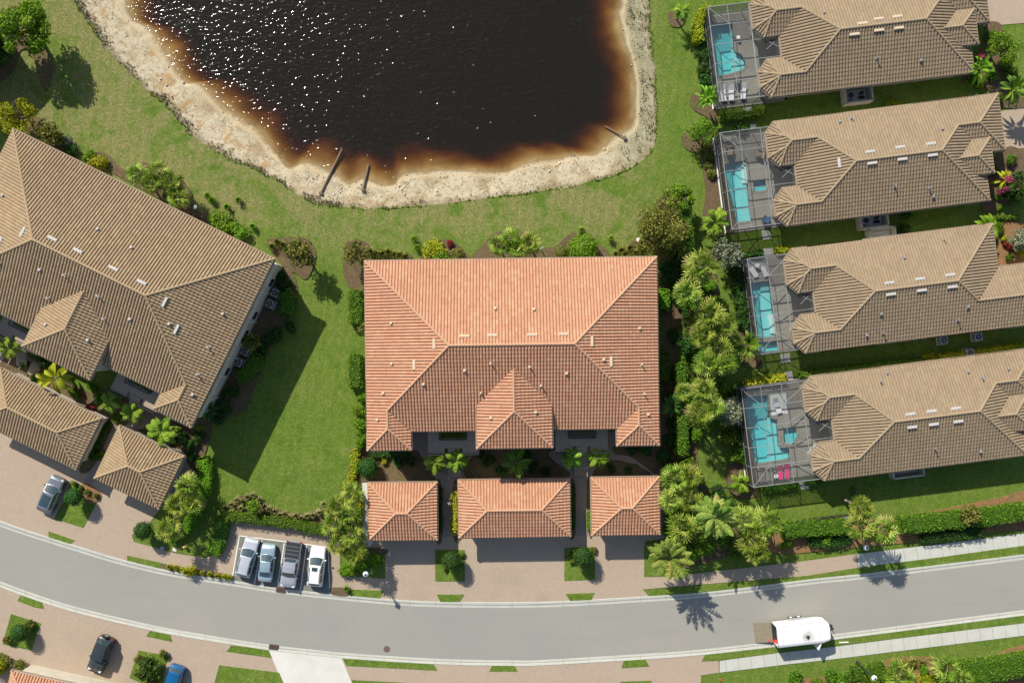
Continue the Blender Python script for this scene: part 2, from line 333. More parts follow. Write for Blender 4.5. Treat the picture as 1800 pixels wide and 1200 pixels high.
# ---------------------------------------------------------------- ground
def spline(pts, n, closed=False):
    P_ = [np.array(p, float) for p in pts]; m = len(P_); out = []
    seg = m if closed else m-1
    for i in range(seg):
        g = lambda k: P_[k % m] if closed else P_[max(0, min(m-1, k))]
        a, b, c, d = g(i-1), g(i), g(i+1), g(i+2)
        for k in range(n):
            t = k/n; out.append(.5*((2*b)+(-a+c)*t+(2*a-5*b+4*c-d)*t*t+(-a+3*b-3*c+d)*t**3))
    if not closed: out.append(P_[-1])
    return [tuple(p) for p in out]
# matched pairs: grass edge / waterline (photo pixels)
PAIR = [((130, 0), (220, 0)), ((152, 32), (230, 30)), ((175, 70), (262, 50)), ((207, 107), (287, 87)), ((250, 150), (322, 140)), ((275, 172), (345, 145)), ((295, 187), (362, 155)),
        ((325, 226), (395, 187)), ((362, 255), (430, 212)), ((400, 277), (455, 228)), ((430, 290), (476, 258)), ((470, 308), (485, 270)), ((500, 326), (505, 293)), ((530, 345), (532, 284)),
        ((550, 356), (558, 289)), ((575, 361), (590, 305)), ((600, 364), (612, 320)), ((620, 365), (636, 312)), ((650, 367), (668, 323)), ((685, 366), (692, 322)), ((715, 364), (705, 306)), ((750, 361), (735, 300)), ((800, 356), (790, 297)),
        ((860, 347), (845, 300)), ((905, 343), (890, 300)), ((950, 336), (930, 284)), ((1000, 329), (985, 276)), ((1040, 318), (1010, 271)), ((1065, 313), (1045, 270)),
        ((1095, 302), (1066, 250)), ((1125, 285), (1082, 236)), ((1145, 265), (1106, 224)), ((1152, 245), (1115, 208)), ((1155, 207), (1116, 175)), ((1153, 160), (1116, 140)),
        ((1151, 125), (1109, 100)), ((1147, 85), (1099, 75)), ((1145, 62), (1092, 45)), ((1142, 30), (1086, 22)), ((1141, 0), (1092, 0)), ((1140, -60), (1085, -60)), ((1080, -170), (1030, -150)),
        ((900, -260), (880, -220)), ((650, -290), (650, -245)), ((380, -260), (400, -215)), ((200, -180), (260, -140)), ((125, -80), (205, -60))]
rng = np.random.default_rng(5)
outer = [P(*p) for p in spline([a for a, b in PAIR], 6, True)]
water = [P(*p) for p in spline([b for a, b in PAIR], 6, True)]
NS = len(outer)
for i in range(NS):      # small natural wobble of the grass edge
    s = .10*math.sin(i*1.7)+.07*math.sin(i*.63+1)+random.Random(i).uniform(-.07, .07)
    outer[i] = (outer[i][0]+s, outer[i][1]+s*.6)
WZ = -.45
def shore_and_pond():
    cen = np.array(P(660, 60)); V = []; U = []; Fc = []; rows = []
    prof = [(1.0, 0.0), (.96, -.13), (.88, -.17), (.75, -.20), (.6, -.26), (.45, -.30), (.3, -.34), (.15, -.40), (0, WZ-.01)]
    nz = lambda x, y: math.sin(x*1.9+math.sin(y*1.3)*1.5)*math.sin(y*2.3+x*.7)
    for v, z in prof:
        r = []
        for i in range(NS):
            o = np.array(outer[i]); w_ = np.array(water[i]); p = w_+(o-w_)*v
            zz = z+(.05*nz(*p) if .1 < v < .95 else 0)
            r.append(len(V)); V.append((p[0], p[1], zz)); U.append((i*.1, v))
        rows.append(r)
    for a, b in zip(rows[:-1], rows[1:]):
        for i in range(NS): j = (i+1) % NS; Fc.append((a[i], a[j], b[j], b[i]))
    me = bpy.data.meshes.new('shore'); me.from_pydata(V, [], Fc); me.materials.append(M_SAND)
    l = me.uv_layers.new(name='UVMap')
    for lp in me.loops: l.data[lp.index].uv = U[lp.vertex_index]
    for p in me.polygons: p.use_smooth = True
    tag(link('shore', me), kind='structure')
    # bed, carrying on below the waterline
    V = []; rows = []; Fc = []
    for d, z in ((0, WZ-.02), (.35, WZ-.05), (.8, WZ-.12), (1.5, WZ-.22), (2.4, WZ-.40), (3.5, WZ-.75), (5, WZ-1.4), (8, WZ-2.4), (14, WZ-3.2)):
        r = []
        for i in range(NS):
            w_ = np.array(water[i]); dd = cen-w_; L = np.linalg.norm(dd); p = w_+dd/L*min(d, L*.85)
            k = nz(p[0]*.22, p[1]*.22)*.6+nz(p[0]*.6+2, p[1]*.6)*.4; dz = (z-WZ)*(1+.55*k)
            if 14 < p[0] < 22 and p[1] > 14: dz *= .62
            if d >= 5: dz = z-WZ
            r.append(len(V)); V.append((p[0], p[1], WZ+min(dz, -.02)))
        rows.append(r)
    for a, b in zip(rows[:-1], rows[1:]):
        for i in range(NS): j = (i+1) % NS; Fc.append((a[i], a[j], b[j], b[i]))
    V.append((cen[0], cen[1], WZ-3.4)); c = len(V)-1
    for i in range(NS): Fc.append((rows[-1][i], rows[-1][(i+1) % NS], c))
    me = bpy.data.meshes.new('pond_bed'); me.from_pydata(V, [], Fc); me.materials.append(M_BED)
    for p in me.polygons: p.use_smooth = True
    tag(link('pond_bed', me), kind='structure')
    ctr = cen; wl = [tuple(np.array(w_)+(np.array(o)-np.array(w_))*.02) for w_, o in zip(water, outer)]
    tag(MB().prism(wl, WZ-5, WZ, True).build('pond', M_POND), kind='structure')
shore_and_pond()
def fringe():
    # weedy fringe where the grass breaks over the bank, and drift line of dead matter
    rg = np.random.default_rng(3); out = {0: ([], []), 1: ([], [])}
    for k in range(9000):
        i = rg.integers(NS); j = (i+1) % NS; f = rg.uniform(); o = np.array(outer[i])*(1-f)+np.array(outer[j])*f; w_ = np.array(water[i])*(1-f)+np.array(water[j])*f
        dry = k % 3 != 0
        x, y = o; heavy = x < -20 or x > 14; cl = math.sin(i*.23)+math.sin(i*.61+2)
        if cl < rg.uniform(-1.6, 1.2): continue
        if dry and not heavy and rg.uniform() > .12: continue
        if dry and x > 14 and rg.uniform() > .55: continue
        v = 1-abs(rg.normal(0, .10 if dry else .035)) if not (dry and x > 14) else rg.uniform(.25, 1.0)
        if not dry: v += .02
        p = w_+(o-w_)*v; z = -.02 if v > .97 else -.14; s = rg.uniform(.05, .16); a = rg.uniform(0, 6.28); V, F = out[0 if dry else 1]; b = len(V)
        c_, s_ = math.cos(a)*s, math.sin(a)*s; up = rg.uniform(.02, .16)
        V += [(p[0]-c_, p[1]-s_, z), (p[0]+s_*.6, p[1]-c_*.6, z+up), (p[0]+c_, p[1]+s_, z+up*.6), (p[0]-s_*.6, p[1]+c_*.6, z+up)]; F.append((b, b+1, b+2, b+3))
    for k, nm in ((0, 'drift_debris'), (1, 'bank_weeds')):
        V, F = out[k]; me = npmesh(nm, V, [np.array(F)], L_DRY if k == 0 else L_HEDGE, uv=[np.stack([rg.uniform(0, 1, len(F)), np.zeros(len(F))], 1)])
        tag(link(nm, me), 'dry weeds and debris along the top of the sandy bank' if k == 0 else 'green weeds where the lawn meets the sandy bank', 'weeds', kind='stuff')
fringe()
# ---- house frames (origin = world position of the north-west eave corner, angle)
TH = R(7.2)
VILLAS = [((27.87, 39.4), R(7.0), -5.75, -.75, -11.55), ((29.62, 24.84), TH, -6.1, -.4, -11.45), ((31.7, 10.47), TH, -5.06, -.45, -11.4), ((33.82, -3.96), TH, -7.9, -.45, -11.7)]
def tw(o, th, x, y): c, s = math.cos(th), math.sin(th); return (o[0]+x*c-y*s, o[1]+x*s+y*c)
cage_fp = []
for o, th, cx, yn, ys in VILLAS: cage_fp.append([tw(o, th, x, y) for x, y in ((cx, ys), (3.0, ys), (3.0, yn), (cx, yn))])
def sheet(name, loops, z, mat):
    m = MB(); flat_ = [p for l in loops for p in l]
    tri = tessellate_polygon([[Vector((x, y, 0)) for x, y in l] for l in loops]); fs = []
    for t in tri:
        a, b, c = [flat_[i] for i in t]
        fs.append(tuple(t) if (b[0]-a[0])*(c[1]-a[1])-(c[0]-a[0])*(b[1]-a[1]) > 0 else tuple(t[::-1]))
    m.add([(x, y, z) for x, y in flat_], fs); return m.build(name, mat)
BIG = 4000
tag(sheet('lawn', [[(-BIG, -BIG), (BIG, -BIG), (BIG, BIG), (-BIG, BIG)], outer]+cage_fp, 0, M_LAWN), kind='structure')
# ---- road and kerbs
NK = [(-400, 720), (-240, 805), (-120, 870), (-60, 900), (0, 924.4), (41, 939), (120, 964), (209, 991), (284, 1009), (347, 1020), (407, 1029), (489, 1042), (578, 1052), (693, 1062.5), (775, 1066.5), (900, 1067.5), (997, 1065), (1094, 1059.5), (1250, 1048.5), (1418, 1027.5), (1500, 1019), (1607, 1006.7), (1800, 983), (2000, 957), (2400, 900)]
SK = [(-400, 830), (-200, 930), (-80, 984), (0, 1020.5), (115, 1060.5), (249, 1093.5), (330, 1109.5), (473, 1132), (562, 1142), (600, 1146), (700, 1153), (800, 1158), (900, 1159.5), (950, 1159), (1112, 1149.5), (1218, 1142), (1338, 1129), (1467, 1113.6), (1605, 1096), (1800, 1071), (2000, 1045), (2400, 990)]
nk = spline(NK, 5); sk = spline(SK, 5)
def offs(line, d):
    out = []
    for i, p in enumerate(line):
        a = np.array(line[max(0, i-1)]); b = np.array(line[min(len(line)-1, i+1)]); t = (b-a)/np.linalg.norm(b-a)
        out.append((p[0]-t[1]*d, p[1]+t[0]*d))
    return out
ext = lambda l: [(-3000, l[0][1]-1500)]+l+[(4000, l[-1][1]-300)]
road = PL(nk)+PL(sk)[::-1]
tag(MB().prism(road, -.3, .012).build('road', M_ROAD), kind='structure')
def kerb(line, sgn):
    # valley-gutter kerb: pan, small lip, rounded back
    prof = [(0, .014), (.33, .03), (.38, .075), (.62, .10), (.68, .03)]; V = []; Fc = []; n = len(line)
    rows = []
    for d, z in prof:
        o = offs(line, sgn*d*15); rows.append([len(V)+i for i in range(n)]); V += [(*P(x, y), z) for x, y in o]
    for a, b in zip(rows[:-1], rows[1:]):
        for i in range(n-1): Fc.append((a[i], a[i+1], b[i+1], b[i]) if sgn < 0 else (a[i], b[i], b[i+1], a[i+1]))
    m = MB(); m.add(V, Fc); return tag(m.build('kerb', M_KERB), kind='structure')
kerb(nk, -1); kerb(sk, 1)
nkb = offs(nk, -10); skb = offs(sk, 10)
def seg(line, x0, x1):
    r = [p for p in line if x0 < p[0] < x1]; f = lambda X: np.interp(X, [p[0] for p in line], [p[1] for p in line])
    return [(x0, float(f(x0)))]+r+[(x1, float(f(x1)))]
def slab(name, px, z, mat, z0=-.08, holes=()):
    return tag(MB().prism(PL(px), z0, z, False, [PL(h) for h in holes]).build(name, mat), kind='structure')
D1 = [(577, 937), (640, 937), (640, 846), (775, 846), (775, 842), (772, 800), (1010, 800), (1050, 800), (1110, 806), (1165, 838), (1166, 946), (1134, 948), (1134, 1012), (1190, 1012), (1233, 1006), (1405, 986.7), (1506.7, 973), (1506.7, 997), (1418, 1011), (1300, 1021)]+seg(nkb, 577, 1141)[::-1]
slab('driveway', [(578, 937), (636, 937), (636, 846), (1166, 838), (1168, 946), (1134, 950), (1134, 1012), (1190, 1012), (1233, 1006), (1405, 986.7), (1506.7, 973), (1506.7, 997), (1418, 1011), (1130, 1035), (1141, 1048)]+seg(nkb, 582, 1140)[::-1], .05, M_PAVE)
slab('driveway', [(-400, 380), (-80, 560), (0, 648), (60, 690), (120, 715), (205, 735), (245, 760), (340, 802), (347, 832), (300, 870), (262, 920), (232, 940), (236, 952), (309, 972), (362, 980), (392, 965), (396, 917), (440, 915), (578, 937), (577.5, 961), (421, 941), (407, 1018)]+seg(nkb, -390, 405)[::-1], .054, M_PAVE)
slab('driveway', seg(skb, -390, 1262)+[(1264, 1181), (1232, 1186), (1232, 1400), (-390, 1400)], .05, M_PAVE)
slab('driveway', [(1722, -80), (1950, -80), (1950, 25), (1800, 41), (1728, 47)], .05, M_PAVE)
slab('driveway', [(1756, 196), (1800, 190), (1950, 172), (1950, 250), (1785, 262), (1762, 262)], .05, M_PAVE)
slab('sidewalk', [(1507.5, 973), (1640, 957), (1800, 936.7), (2200, 886), (2200, 907), (1800, 958), (1640, 980), (1507.5, 996.5)], .06, M_CONC)
slab('sidewalk', [(1265, 1160.5), (1369.5, 1146.5), (1469, 1135.5), (1605, 1118), (1800, 1094), (2200, 1044), (2200, 1066), (1800, 1116), (1469, 1157), (1387, 1166), (1265, 1181)], .06, M_CONC)
slab('concrete_driveway', [(473, 1142), (600, 1154), (619, 1200), (655, 1290), (540, 1290), (497, 1200)], .066, M_CONC2)
slab('parking_bay', [(421, 942), (578, 961.5), (581, 1000), (582, 1041)]+seg(nkb, 407, 581)[::-1], .058, flat('bay_asphalt', (.17, .175, .15), .85, scale=1.5))
# grass islands and verges
GR = [('verge', [(86, 933), (132, 949), (122, 957), (86, 944)]), ('verge', [(224, 975.5), (287, 989), (284, 999), (224, 984)]),
      ('verge', [(613, 1035), (675, 1037), (668, 1051), (613, 1048)]), ('verge', [(768, 1044), (816, 1044), (808, 1057), (774, 1057)]), ('verge', [(994, 1043), (1045, 1041), (1039, 1054), (1002, 1055)]),
      ('verge', [(1135, 1036), (1233, 1028), (1300, 1021), (1418, 1011), (1507, 997), (1640, 980), (1800, 958), (2000, 932), (2000, 945)]+seg(nkb, 1142, 1990)[::-1]),
      ('verge', [(37, 1045), (74, 1057), (78, 1069), (60, 1066), (31, 1055)]), ('verge', [(264, 1108), (300, 1115), (303, 1127), (257, 1117)]), ('verge', [(407, 1133), (472, 1141), (478, 1155), (398, 1144)]),
      ('verge', [(603, 1157), (761, 1164.5), (769, 1177.5), (609, 1169)]), ('verge', [(866, 1167), (903, 1167), (910, 1179), (860, 1179)]), ('verge', [(1097, 1159), (1134, 1157), (1141, 1170), (1092, 1173)]),
      ('verge', [(1240, 1149), (1300, 1143), (1369, 1133), (1469, 1124), (1605, 1106), (1800, 1081), (2000, 1055), (2000, 1068), (1800, 1094), (1605, 1117), (1469, 1134.5), (1369.5, 1145.5), (1264, 1160), (1233, 1161)]),
      ('grass_island', [(385.5, 1168), (491, 1181), (500, 1202), (530, 1290), (360, 1290), (377, 1200)]), ('grass_island', [(618, 1194), (700, 1198), (740, 1202), (740, 1290), (650, 1290)]), ('grass_island', [(1090, 1197), (1145, 1195), (1145, 1290), (1090, 1290)]),
      ('grass_island', [(765, 966), (817, 966), (817, 1021), (765, 1021)]), ('grass_island', [(992, 962), (1046, 961), (1046, 1018), (992, 1020)]),
      ('grass_island', [(126, 843), (178, 867), (172, 880), (147, 927), (96, 911), (112, 880)]), ('grass_island', [(20, 1078), (73, 1095), (66, 1110), (56, 1142), (5, 1131)]), ('grass_island', [(244, 1142), (299, 1152), (292, 1168), (283, 1215), (228, 1190)]),
      ('grass_island', [(235, 943), (262, 922), (300, 872), (352, 835), (372, 850), (380, 900), (392, 918), (392, 962), (362, 978), (309, 971)]),
      ('grass_island', [(597, 955), (612, 930), (640, 960), (678, 970), (677, 1016), (598, 1011)]), ('grass_island', [(1132, 957), (1166, 947), (1230, 940), (1250, 1000), (1190, 1012), (1132, 1013)])]
for i, (n_, p_) in enumerate(GR): slab(n_, p_, .085, M_LAWN)
# planting beds
BEDS = [('mulch', [(287, 990), (345, 1000), (405, 1009), (406, 1017), (345, 1010), (288, 999)]), ('mulch', [(582, 1032), (612, 1034), (612, 1047), (584, 1044)]),
        ('mulch', [(390, 915), (400, 885), (432, 868), (452, 874), (485, 893), (530, 901), (560, 893), (592, 878), (602, 855), (612, 825), (622, 788), (648, 792), (640, 846), (636, 935), (578, 936), (440, 914)]),
        ('mulch', [(604, 480), (606, 436), (615, 424), (640, 424), (662, 436), (715, 445), (720, 456), (646, 460), (642, 505), (618, 508)]), ('mulch', [(743, 458), (750, 438), (768, 424), (790, 421), (812, 436), (820, 458)]),
        ('mulch', [(842, 458), (850, 430), (870, 410), (900, 405), (935, 415), (950, 432), (975, 434), (1000, 412), (1025, 411), (1047, 425), (1060, 456)]),
        ('mulch', [(1075, 456), (1110, 425), (1150, 395), (1150, 370), (1165, 345), (1185, 330), (1205, 340), (1214, 370), (1215, 430), (1212, 470), (1200, 560), (1190, 600), (1190, 840), (1160, 838), (1158, 456)]),
        ('mulch', [(1200, 470), (1250, 440), (1262, 500), (1270, 560), (1265, 640), (1240, 700), (1225, 780), (1240, 860), (1280, 900), (1330, 910), (1345, 940), (1330, 960), (1250, 985), (1180, 1000), (1170, 950), (1166, 840), (1200, 840), (1200, 600)]),
        ('mulch', [(1233, 270), (1255, 255), (1280, 330), (1293, 395), (1285, 410), (1255, 415), (1233, 395), (1240, 340)]), ('mulch', [(1198, 240), (1220, 228), (1240, 250), (1232, 268), (1205, 262)]),
        ('mulch', [(1212, 175), (1225, 160), (1250, 170), (1262, 215), (1240, 205), (1218, 192)]), ('mulch', [(1174, 30), (1180, 18), (1198, 18), (1205, 35), (1195, 48), (1180, 46)]),
        ('mulch', [(1282, 440), (1306, 450), (1330, 610), (1340, 640), (1305, 640), (1296, 560)]), ('mulch', [(1290, 690), (1306, 700), (1330, 850), (1328, 872), (1290, 872), (1275, 835), (1285, 800), (1295, 770)]),
        ('red_mulch', [(1375, 925), (1440, 912), (1560, 910), (1660, 893), (1760, 873), (1800, 862), (2000, 835), (2000, 925), (1800, 930), (1640, 948), (1500, 962), (1380, 972), (1345, 960)]),
        ('red_mulch', [(1385, 1215), (1400, 1194), (1470, 1186), (1530, 1170), (1570, 1156), (1640, 1154), (1700, 1172), (1740, 1155), (1800, 1132), (2000, 1100), (2000, 1300), (1385, 1300)]),
        ('mulch', [(80, 160), (90, 100), (40, 60), (-40, 60), (-40, 160), (20, 130), (35, 92), (55, 92)]), ('mulch', [(0, 205), (60, 205), (80, 215), (95, 238), (128, 250), (133, 278), (100, 262), (-20, 190)]),
        ('mulch', [(150, 275), (185, 270), (220, 300), (250, 285), (300, 300), (335, 335), (345, 370), (380, 375), (410, 385), (432, 420), (400, 415), (200, 305)]),
        ('mulch', [(468, 425), (500, 418), (540, 420), (556, 450), (540, 490), (520, 480), (500, 470)]), ('mulch', [(497, 470), (520, 490), (520, 540), (480, 600), (455, 660), (430, 720), (370, 745), (330, 800), (345, 830), (360, 800), (372, 745), (340, 740), (400, 620), (470, 500)]),
        ('mulch', [(1735, 40), (1760, 45), (1770, 90), (1795, 140), (1850, 180), (1760, 190), (1740, 160), (1705, 150), (1690, 140), (1720, 100), (1730, 60)]), ('mulch', [(1764, 262), (1790, 262), (1850, 300), (1850, 345), (1790, 350), (1760, 365), (1740, 380), (1725, 365), (1735, 330), (1735, 300)]),
        ('red_mulch', [(1745, 395), (1790, 390), (1850, 410), (1850, 470), (1800, 470), (1750, 465), (1752, 425), (1740, 400)]),
        ('mulch', [(640, 760), (650, 792), (720, 790), (720, 758), (700, 740)]), ('mulch', [(646, 796), (724, 790), (740, 800), (760, 845), (640, 846)]), ('mulch', [(838, 790), (975, 786), (960, 800), (1000, 838), (845, 842), (815, 830), (830, 800)]),
        ('mulch', [(1085, 780), (1165, 778), (1166, 838), (1110, 803), (1080, 797)]), ('mulch', [(1045, 838), (1060, 812), (1085, 808), (1125, 820), (1143, 838)]),
        ('mulch', [(765, 852), (776, 852), (777, 945), (766, 945)]), ('mulch', [(796, 855), (806, 850), (808, 945), (797, 940)]), ('mulch', [(1000, 850), (1011, 850), (1011, 935), (1001, 940)]), ('mulch', [(1032, 850), (1041, 846), (1041, 938), (1033, 930)]),
        ('mulch', [(20, 625), (80, 650), (160, 690), (200, 680), (240, 720), (215, 750), (180, 735), (60, 690), (0, 655)]), ('mulch', [(168, 760), (190, 740), (200, 745), (165, 820), (140, 825)]), ('mulch', [(230, 760), (300, 740), (345, 760), (340, 800), (245, 758)]),
        ('red_mulch', [(150, 848), (178, 867), (172, 880), (158, 884), (142, 868)]), ('mulch', [(650, 962), (679, 965), (679, 972), (650, 974)])]
for i, (k, p_) in enumerate(BEDS): slab('planting_bed', [tuple(q) for q in spline(p_, 4, True)], .10+.0017*i, M_MULCH if k == 'mulch' else M_MULCH2)
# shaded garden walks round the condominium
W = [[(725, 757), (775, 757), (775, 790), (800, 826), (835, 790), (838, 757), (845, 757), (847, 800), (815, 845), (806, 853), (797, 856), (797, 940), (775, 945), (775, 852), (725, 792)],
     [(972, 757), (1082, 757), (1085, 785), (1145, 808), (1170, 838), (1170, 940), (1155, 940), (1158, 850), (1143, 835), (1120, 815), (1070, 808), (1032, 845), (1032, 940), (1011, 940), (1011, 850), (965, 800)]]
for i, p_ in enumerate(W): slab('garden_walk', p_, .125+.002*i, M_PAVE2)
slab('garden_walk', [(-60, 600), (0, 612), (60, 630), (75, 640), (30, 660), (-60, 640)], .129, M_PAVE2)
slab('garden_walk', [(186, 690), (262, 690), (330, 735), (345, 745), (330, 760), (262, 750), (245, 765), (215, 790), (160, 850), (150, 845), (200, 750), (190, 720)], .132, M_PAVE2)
slab('concrete_path', [(840, 806), (846, 804), (858, 818), (860, 845), (851, 845), (850, 822)], .14, M_CONC2)
slab('concrete_path', [(637, 848), (652, 847), (652, 930), (660, 946), (650, 962), (637, 930)], .14, M_CONC2)
# painted lines of the parking bay
for a, b in (((421, 942), (408, 1018)), ((461, 949), (447, 1029)), ((500, 954), (487, 1036)), ((539, 958), (528, 1040)), ((577, 962), (580, 1043)), ((421, 941), (578, 961))):
    tag(MB().bar((*P(*a), .05), (*P(*b), .05), .10, .032).build('painted_line', M_WHITE), kind='structure')
# ---------------------------------------------------------------- roofs
def comp(pts, z, s=.4, inset=.6, roofonly=False):
    n = len(pts)
    if sum(pts[i][0]*pts[(i+1) % n][1]-pts[(i+1) % n][0]*pts[i][1] for i in range(n)) < 0: pts = pts[::-1]
    pl = []
    for i in range(n):
        a = np.array(pts[i]); b = np.array(pts[(i+1) % n]); d = (b-a)/np.linalg.norm(b-a); nn = np.array((-d[1], d[0]))
        pl.append((a, d, nn))     # height = z + s*nn.(p-a)
    return dict(pts=pts, z=z, s=s, pl=pl, inset=inset, ro=roofonly)
def rect(x0, x1, y0, y1): return [(x0, y0), (x1, y0), (x1, y1), (x0, y1)]
def hlin(c, j, p0, d):     # height of plane j along p0+t d  ->  (a,b): a+b t
    a, _, n = c['pl'][j]; return c['z']+c['s']*float(n@(p0-a)), c['s']*float(n@d)
def clipge(iv, a, b, e=0):   # keep t where a+b t >= e
    lo, hi = iv
    if abs(b) < 1e-9: return iv if a >= e else None
    t = (e-a)/b
    if b > 0: lo = max(lo, t)
    else: hi = min(hi, t)
    return (lo, hi) if hi-lo > 1e-5 else None
def visible(comps, i, j, p0, d, lo=-1e3, hi=1e3, tie=1e-4, strict=False):
    c = comps[i]; a0, b0 = hlin(c, j, p0, d); iv = (lo, hi)
    for k in range(len(c['pl'])):
        a, b = hlin(c, k, p0, d)
        iv = clipge(iv, a-a0, b-b0, -tie)
        if not iv: return []
        iv = clipge(iv, (a-c['z']), b, 0)
        if not iv: return []
    ivs = [iv]
    for m, cm in enumerate(comps):
        if m == i: continue
        e = -tie if (m < i or strict) else tie; cut = (-1e3, 1e3)
        for k in range(len(cm['pl'])):
            a, b = hlin(cm, k, p0, d)
            cut = clipge(cut, a-a0, b-b0, e)
            if not cut: break
            cut = clipge(cut, a-cm['z'], b, 1e-4)
            if not cut: break
        if not cut: continue
        new = []
        for l, h in ivs:
            if cut[1] <= l or cut[0] >= h: new.append((l, h)); continue
            if cut[0]-l > .02: new.append((l, cut[0]))
            if h-cut[1] > .02: new.append((cut[1], h))
        ivs = new
    return ivs
TW, TL = .34, .42
PF = [0, .07, .20, .40, .60, .76, .88]; PH = [-.03, .045, .082, .094, .080, .036, -.04]
def tiles(comps, name, mat, parent):
    Vs = []; Q = []; UV = []; base = 0
    for i, c in enumerate(comps):
        for j, (a, d, n) in enumerate(c['pl']):
            ua = float(d@a); us = [float(d@np.array(p)) for p in c['pts']]; k0, k1 = math.floor(min(us)/TW), math.ceil(max(us)/TW)
            prev = None
            for k in range(k0, k1):
                for f, h in zip(PF, PH):
                    u = (k+f)*TW; u = min(max(u, min(us)+1e-4), max(us)-1e-4)
                    p0 = a+d*(u-ua); iv = visible(comps, i, j, p0, n, 0, 1e3)
                    cur = []
                    for lo, hi in iv:
                        r0, r1 = int(math.floor(lo/TL+1e-6)), int(math.ceil(hi/TL-1e-6))
                        cur.append((lo, hi, r0, r1))
                    # store line
                    cur = (p0, h, k, cur)
                    if prev is not None:
                        for (l0, h0, a0, b0) in prev[3]:
                            for (l1, h1, a1, b1) in cur[3]:
                                if min(h0, h1)-max(l0, l1) < -.05*0-.3: continue
                                for r in range(min(a0, a1), max(b0, b1)):
                                    vA = [min(max(r*TL, l0), h0), min(max((r+1)*TL, l0), h0)]
                                    vB = [min(max(r*TL, l1), h1), min(max((r+1)*TL, l1), h1)]
                                    if vA[1]-vA[0] < 1e-4 and vB[1]-vB[0] < 1e-4: continue
                                    q = []
                                    for (pp, hh, v) in ((prev[0], prev[1], vA[0]), (cur[0], cur[1], vB[0]), (cur[0], cur[1], vB[1]), (prev[0], prev[1], vA[1])):
                                        w_ = pp+n*v; off = .06+hh+.044*(1-(v/TL-r)); q.append((w_[0], w_[1], c['z']+c['s']*v+off))
                                    Vs += q; Q.append((base, base+1, base+2, base+3)); base += 4; UV.append((prev[2]+.5+j*37+i*91, r+.5))
                                    if vA[0] <= r*TL+1e-4 and vB[0] <= r*TL+1e-4:   # butt end of the course
                                        x0, x1 = q[0], q[1]; Vs += [(x0[0], x0[1], x0[2]-.049), (x1[0], x1[1], x1[2]-.049), x1, x0]
                                        Q.append((base, base+1, base+2, base+3)); base += 4; UV.append((prev[2]+.5+j*37+i*91, r+.5))
                    prev = cur
    me = npmesh(name, Vs, [np.array(Q)], mat, uv=[np.array(UV)])
    return link(name, me, parent)
def caps(comps, mat, parent, r=.13):
    for i, c in enumerate(comps):
        n = len(c['pl'])
        for j in range(n):
            for k in range(j+1, n):
                aj, _, nj = c['pl'][j]; ak, _, nk_ = c['pl'][k]; g = nj-nk_
                if np.linalg.norm(g) < 1e-6: continue
                d = np.array((-g[1], g[0])); d /= np.linalg.norm(d)
                off = (float(nj@aj)-float(nk_@ak)); p0 = g*off/float(g@g)
                for lo, hi in visible(comps, i, j, p0, d, tie=3e-4, strict=True):
                    if hi-lo < .5: continue
                    z = lambda t: c['z']+c['s']*float(nj@(p0+d*t-aj))+.09
                    if z(lo) > z(hi): A, B = hi, lo
                    else: A, B = lo, hi
                    L = abs(B-A); nn = max(1, round(L/.42)); m = MB()
                    for q in range(nn):
                        t0 = A+(B-A)*q/nn; t1 = A+(B-A)*(q+1.12)/nn; p = p0+d*t0; p_ = p0+d*t1
                        m.tube((*p, z(t0)), (*p_, z(t1)), r*1.16, r*.92, 8)
                    m.build('ridge_cap', mat, parent, smooth=False)
def env(comps, x, y):
    best = None; p = np.array((x, y))
    for c in comps:
        if min(float(n@(p-a)) for a, d, n in c['pl']) < 0: continue
        h = c['z']+c['s']*min(float(n@(p-a)) for a, d, n in c['pl'])
        best = h if best is None else max(best, h)
    return best
def inset_poly(pts, d):
    n = len(pts)
    if sum(pts[i][0]*pts[(i+1) % n][1]-pts[(i+1) % n][0]*pts[i][1] for i in range(n)) < 0: pts = pts[::-1]
    out = []
    for i in range(n):
        a, b, c = np.array(pts[i-1]), np.array(pts[i]), np.array(pts[(i+1) % n])
        d1 = (b-a)/np.linalg.norm(b-a); d2 = (c-b)/np.linalg.norm(c-b); n1 = np.array((-d1[1], d1[0])); n2 = np.array((-d2[1], d2[0]))
        bis = n1+n2; out.append(tuple(b+bis*d/(1+float(n1@n2))))
    return out
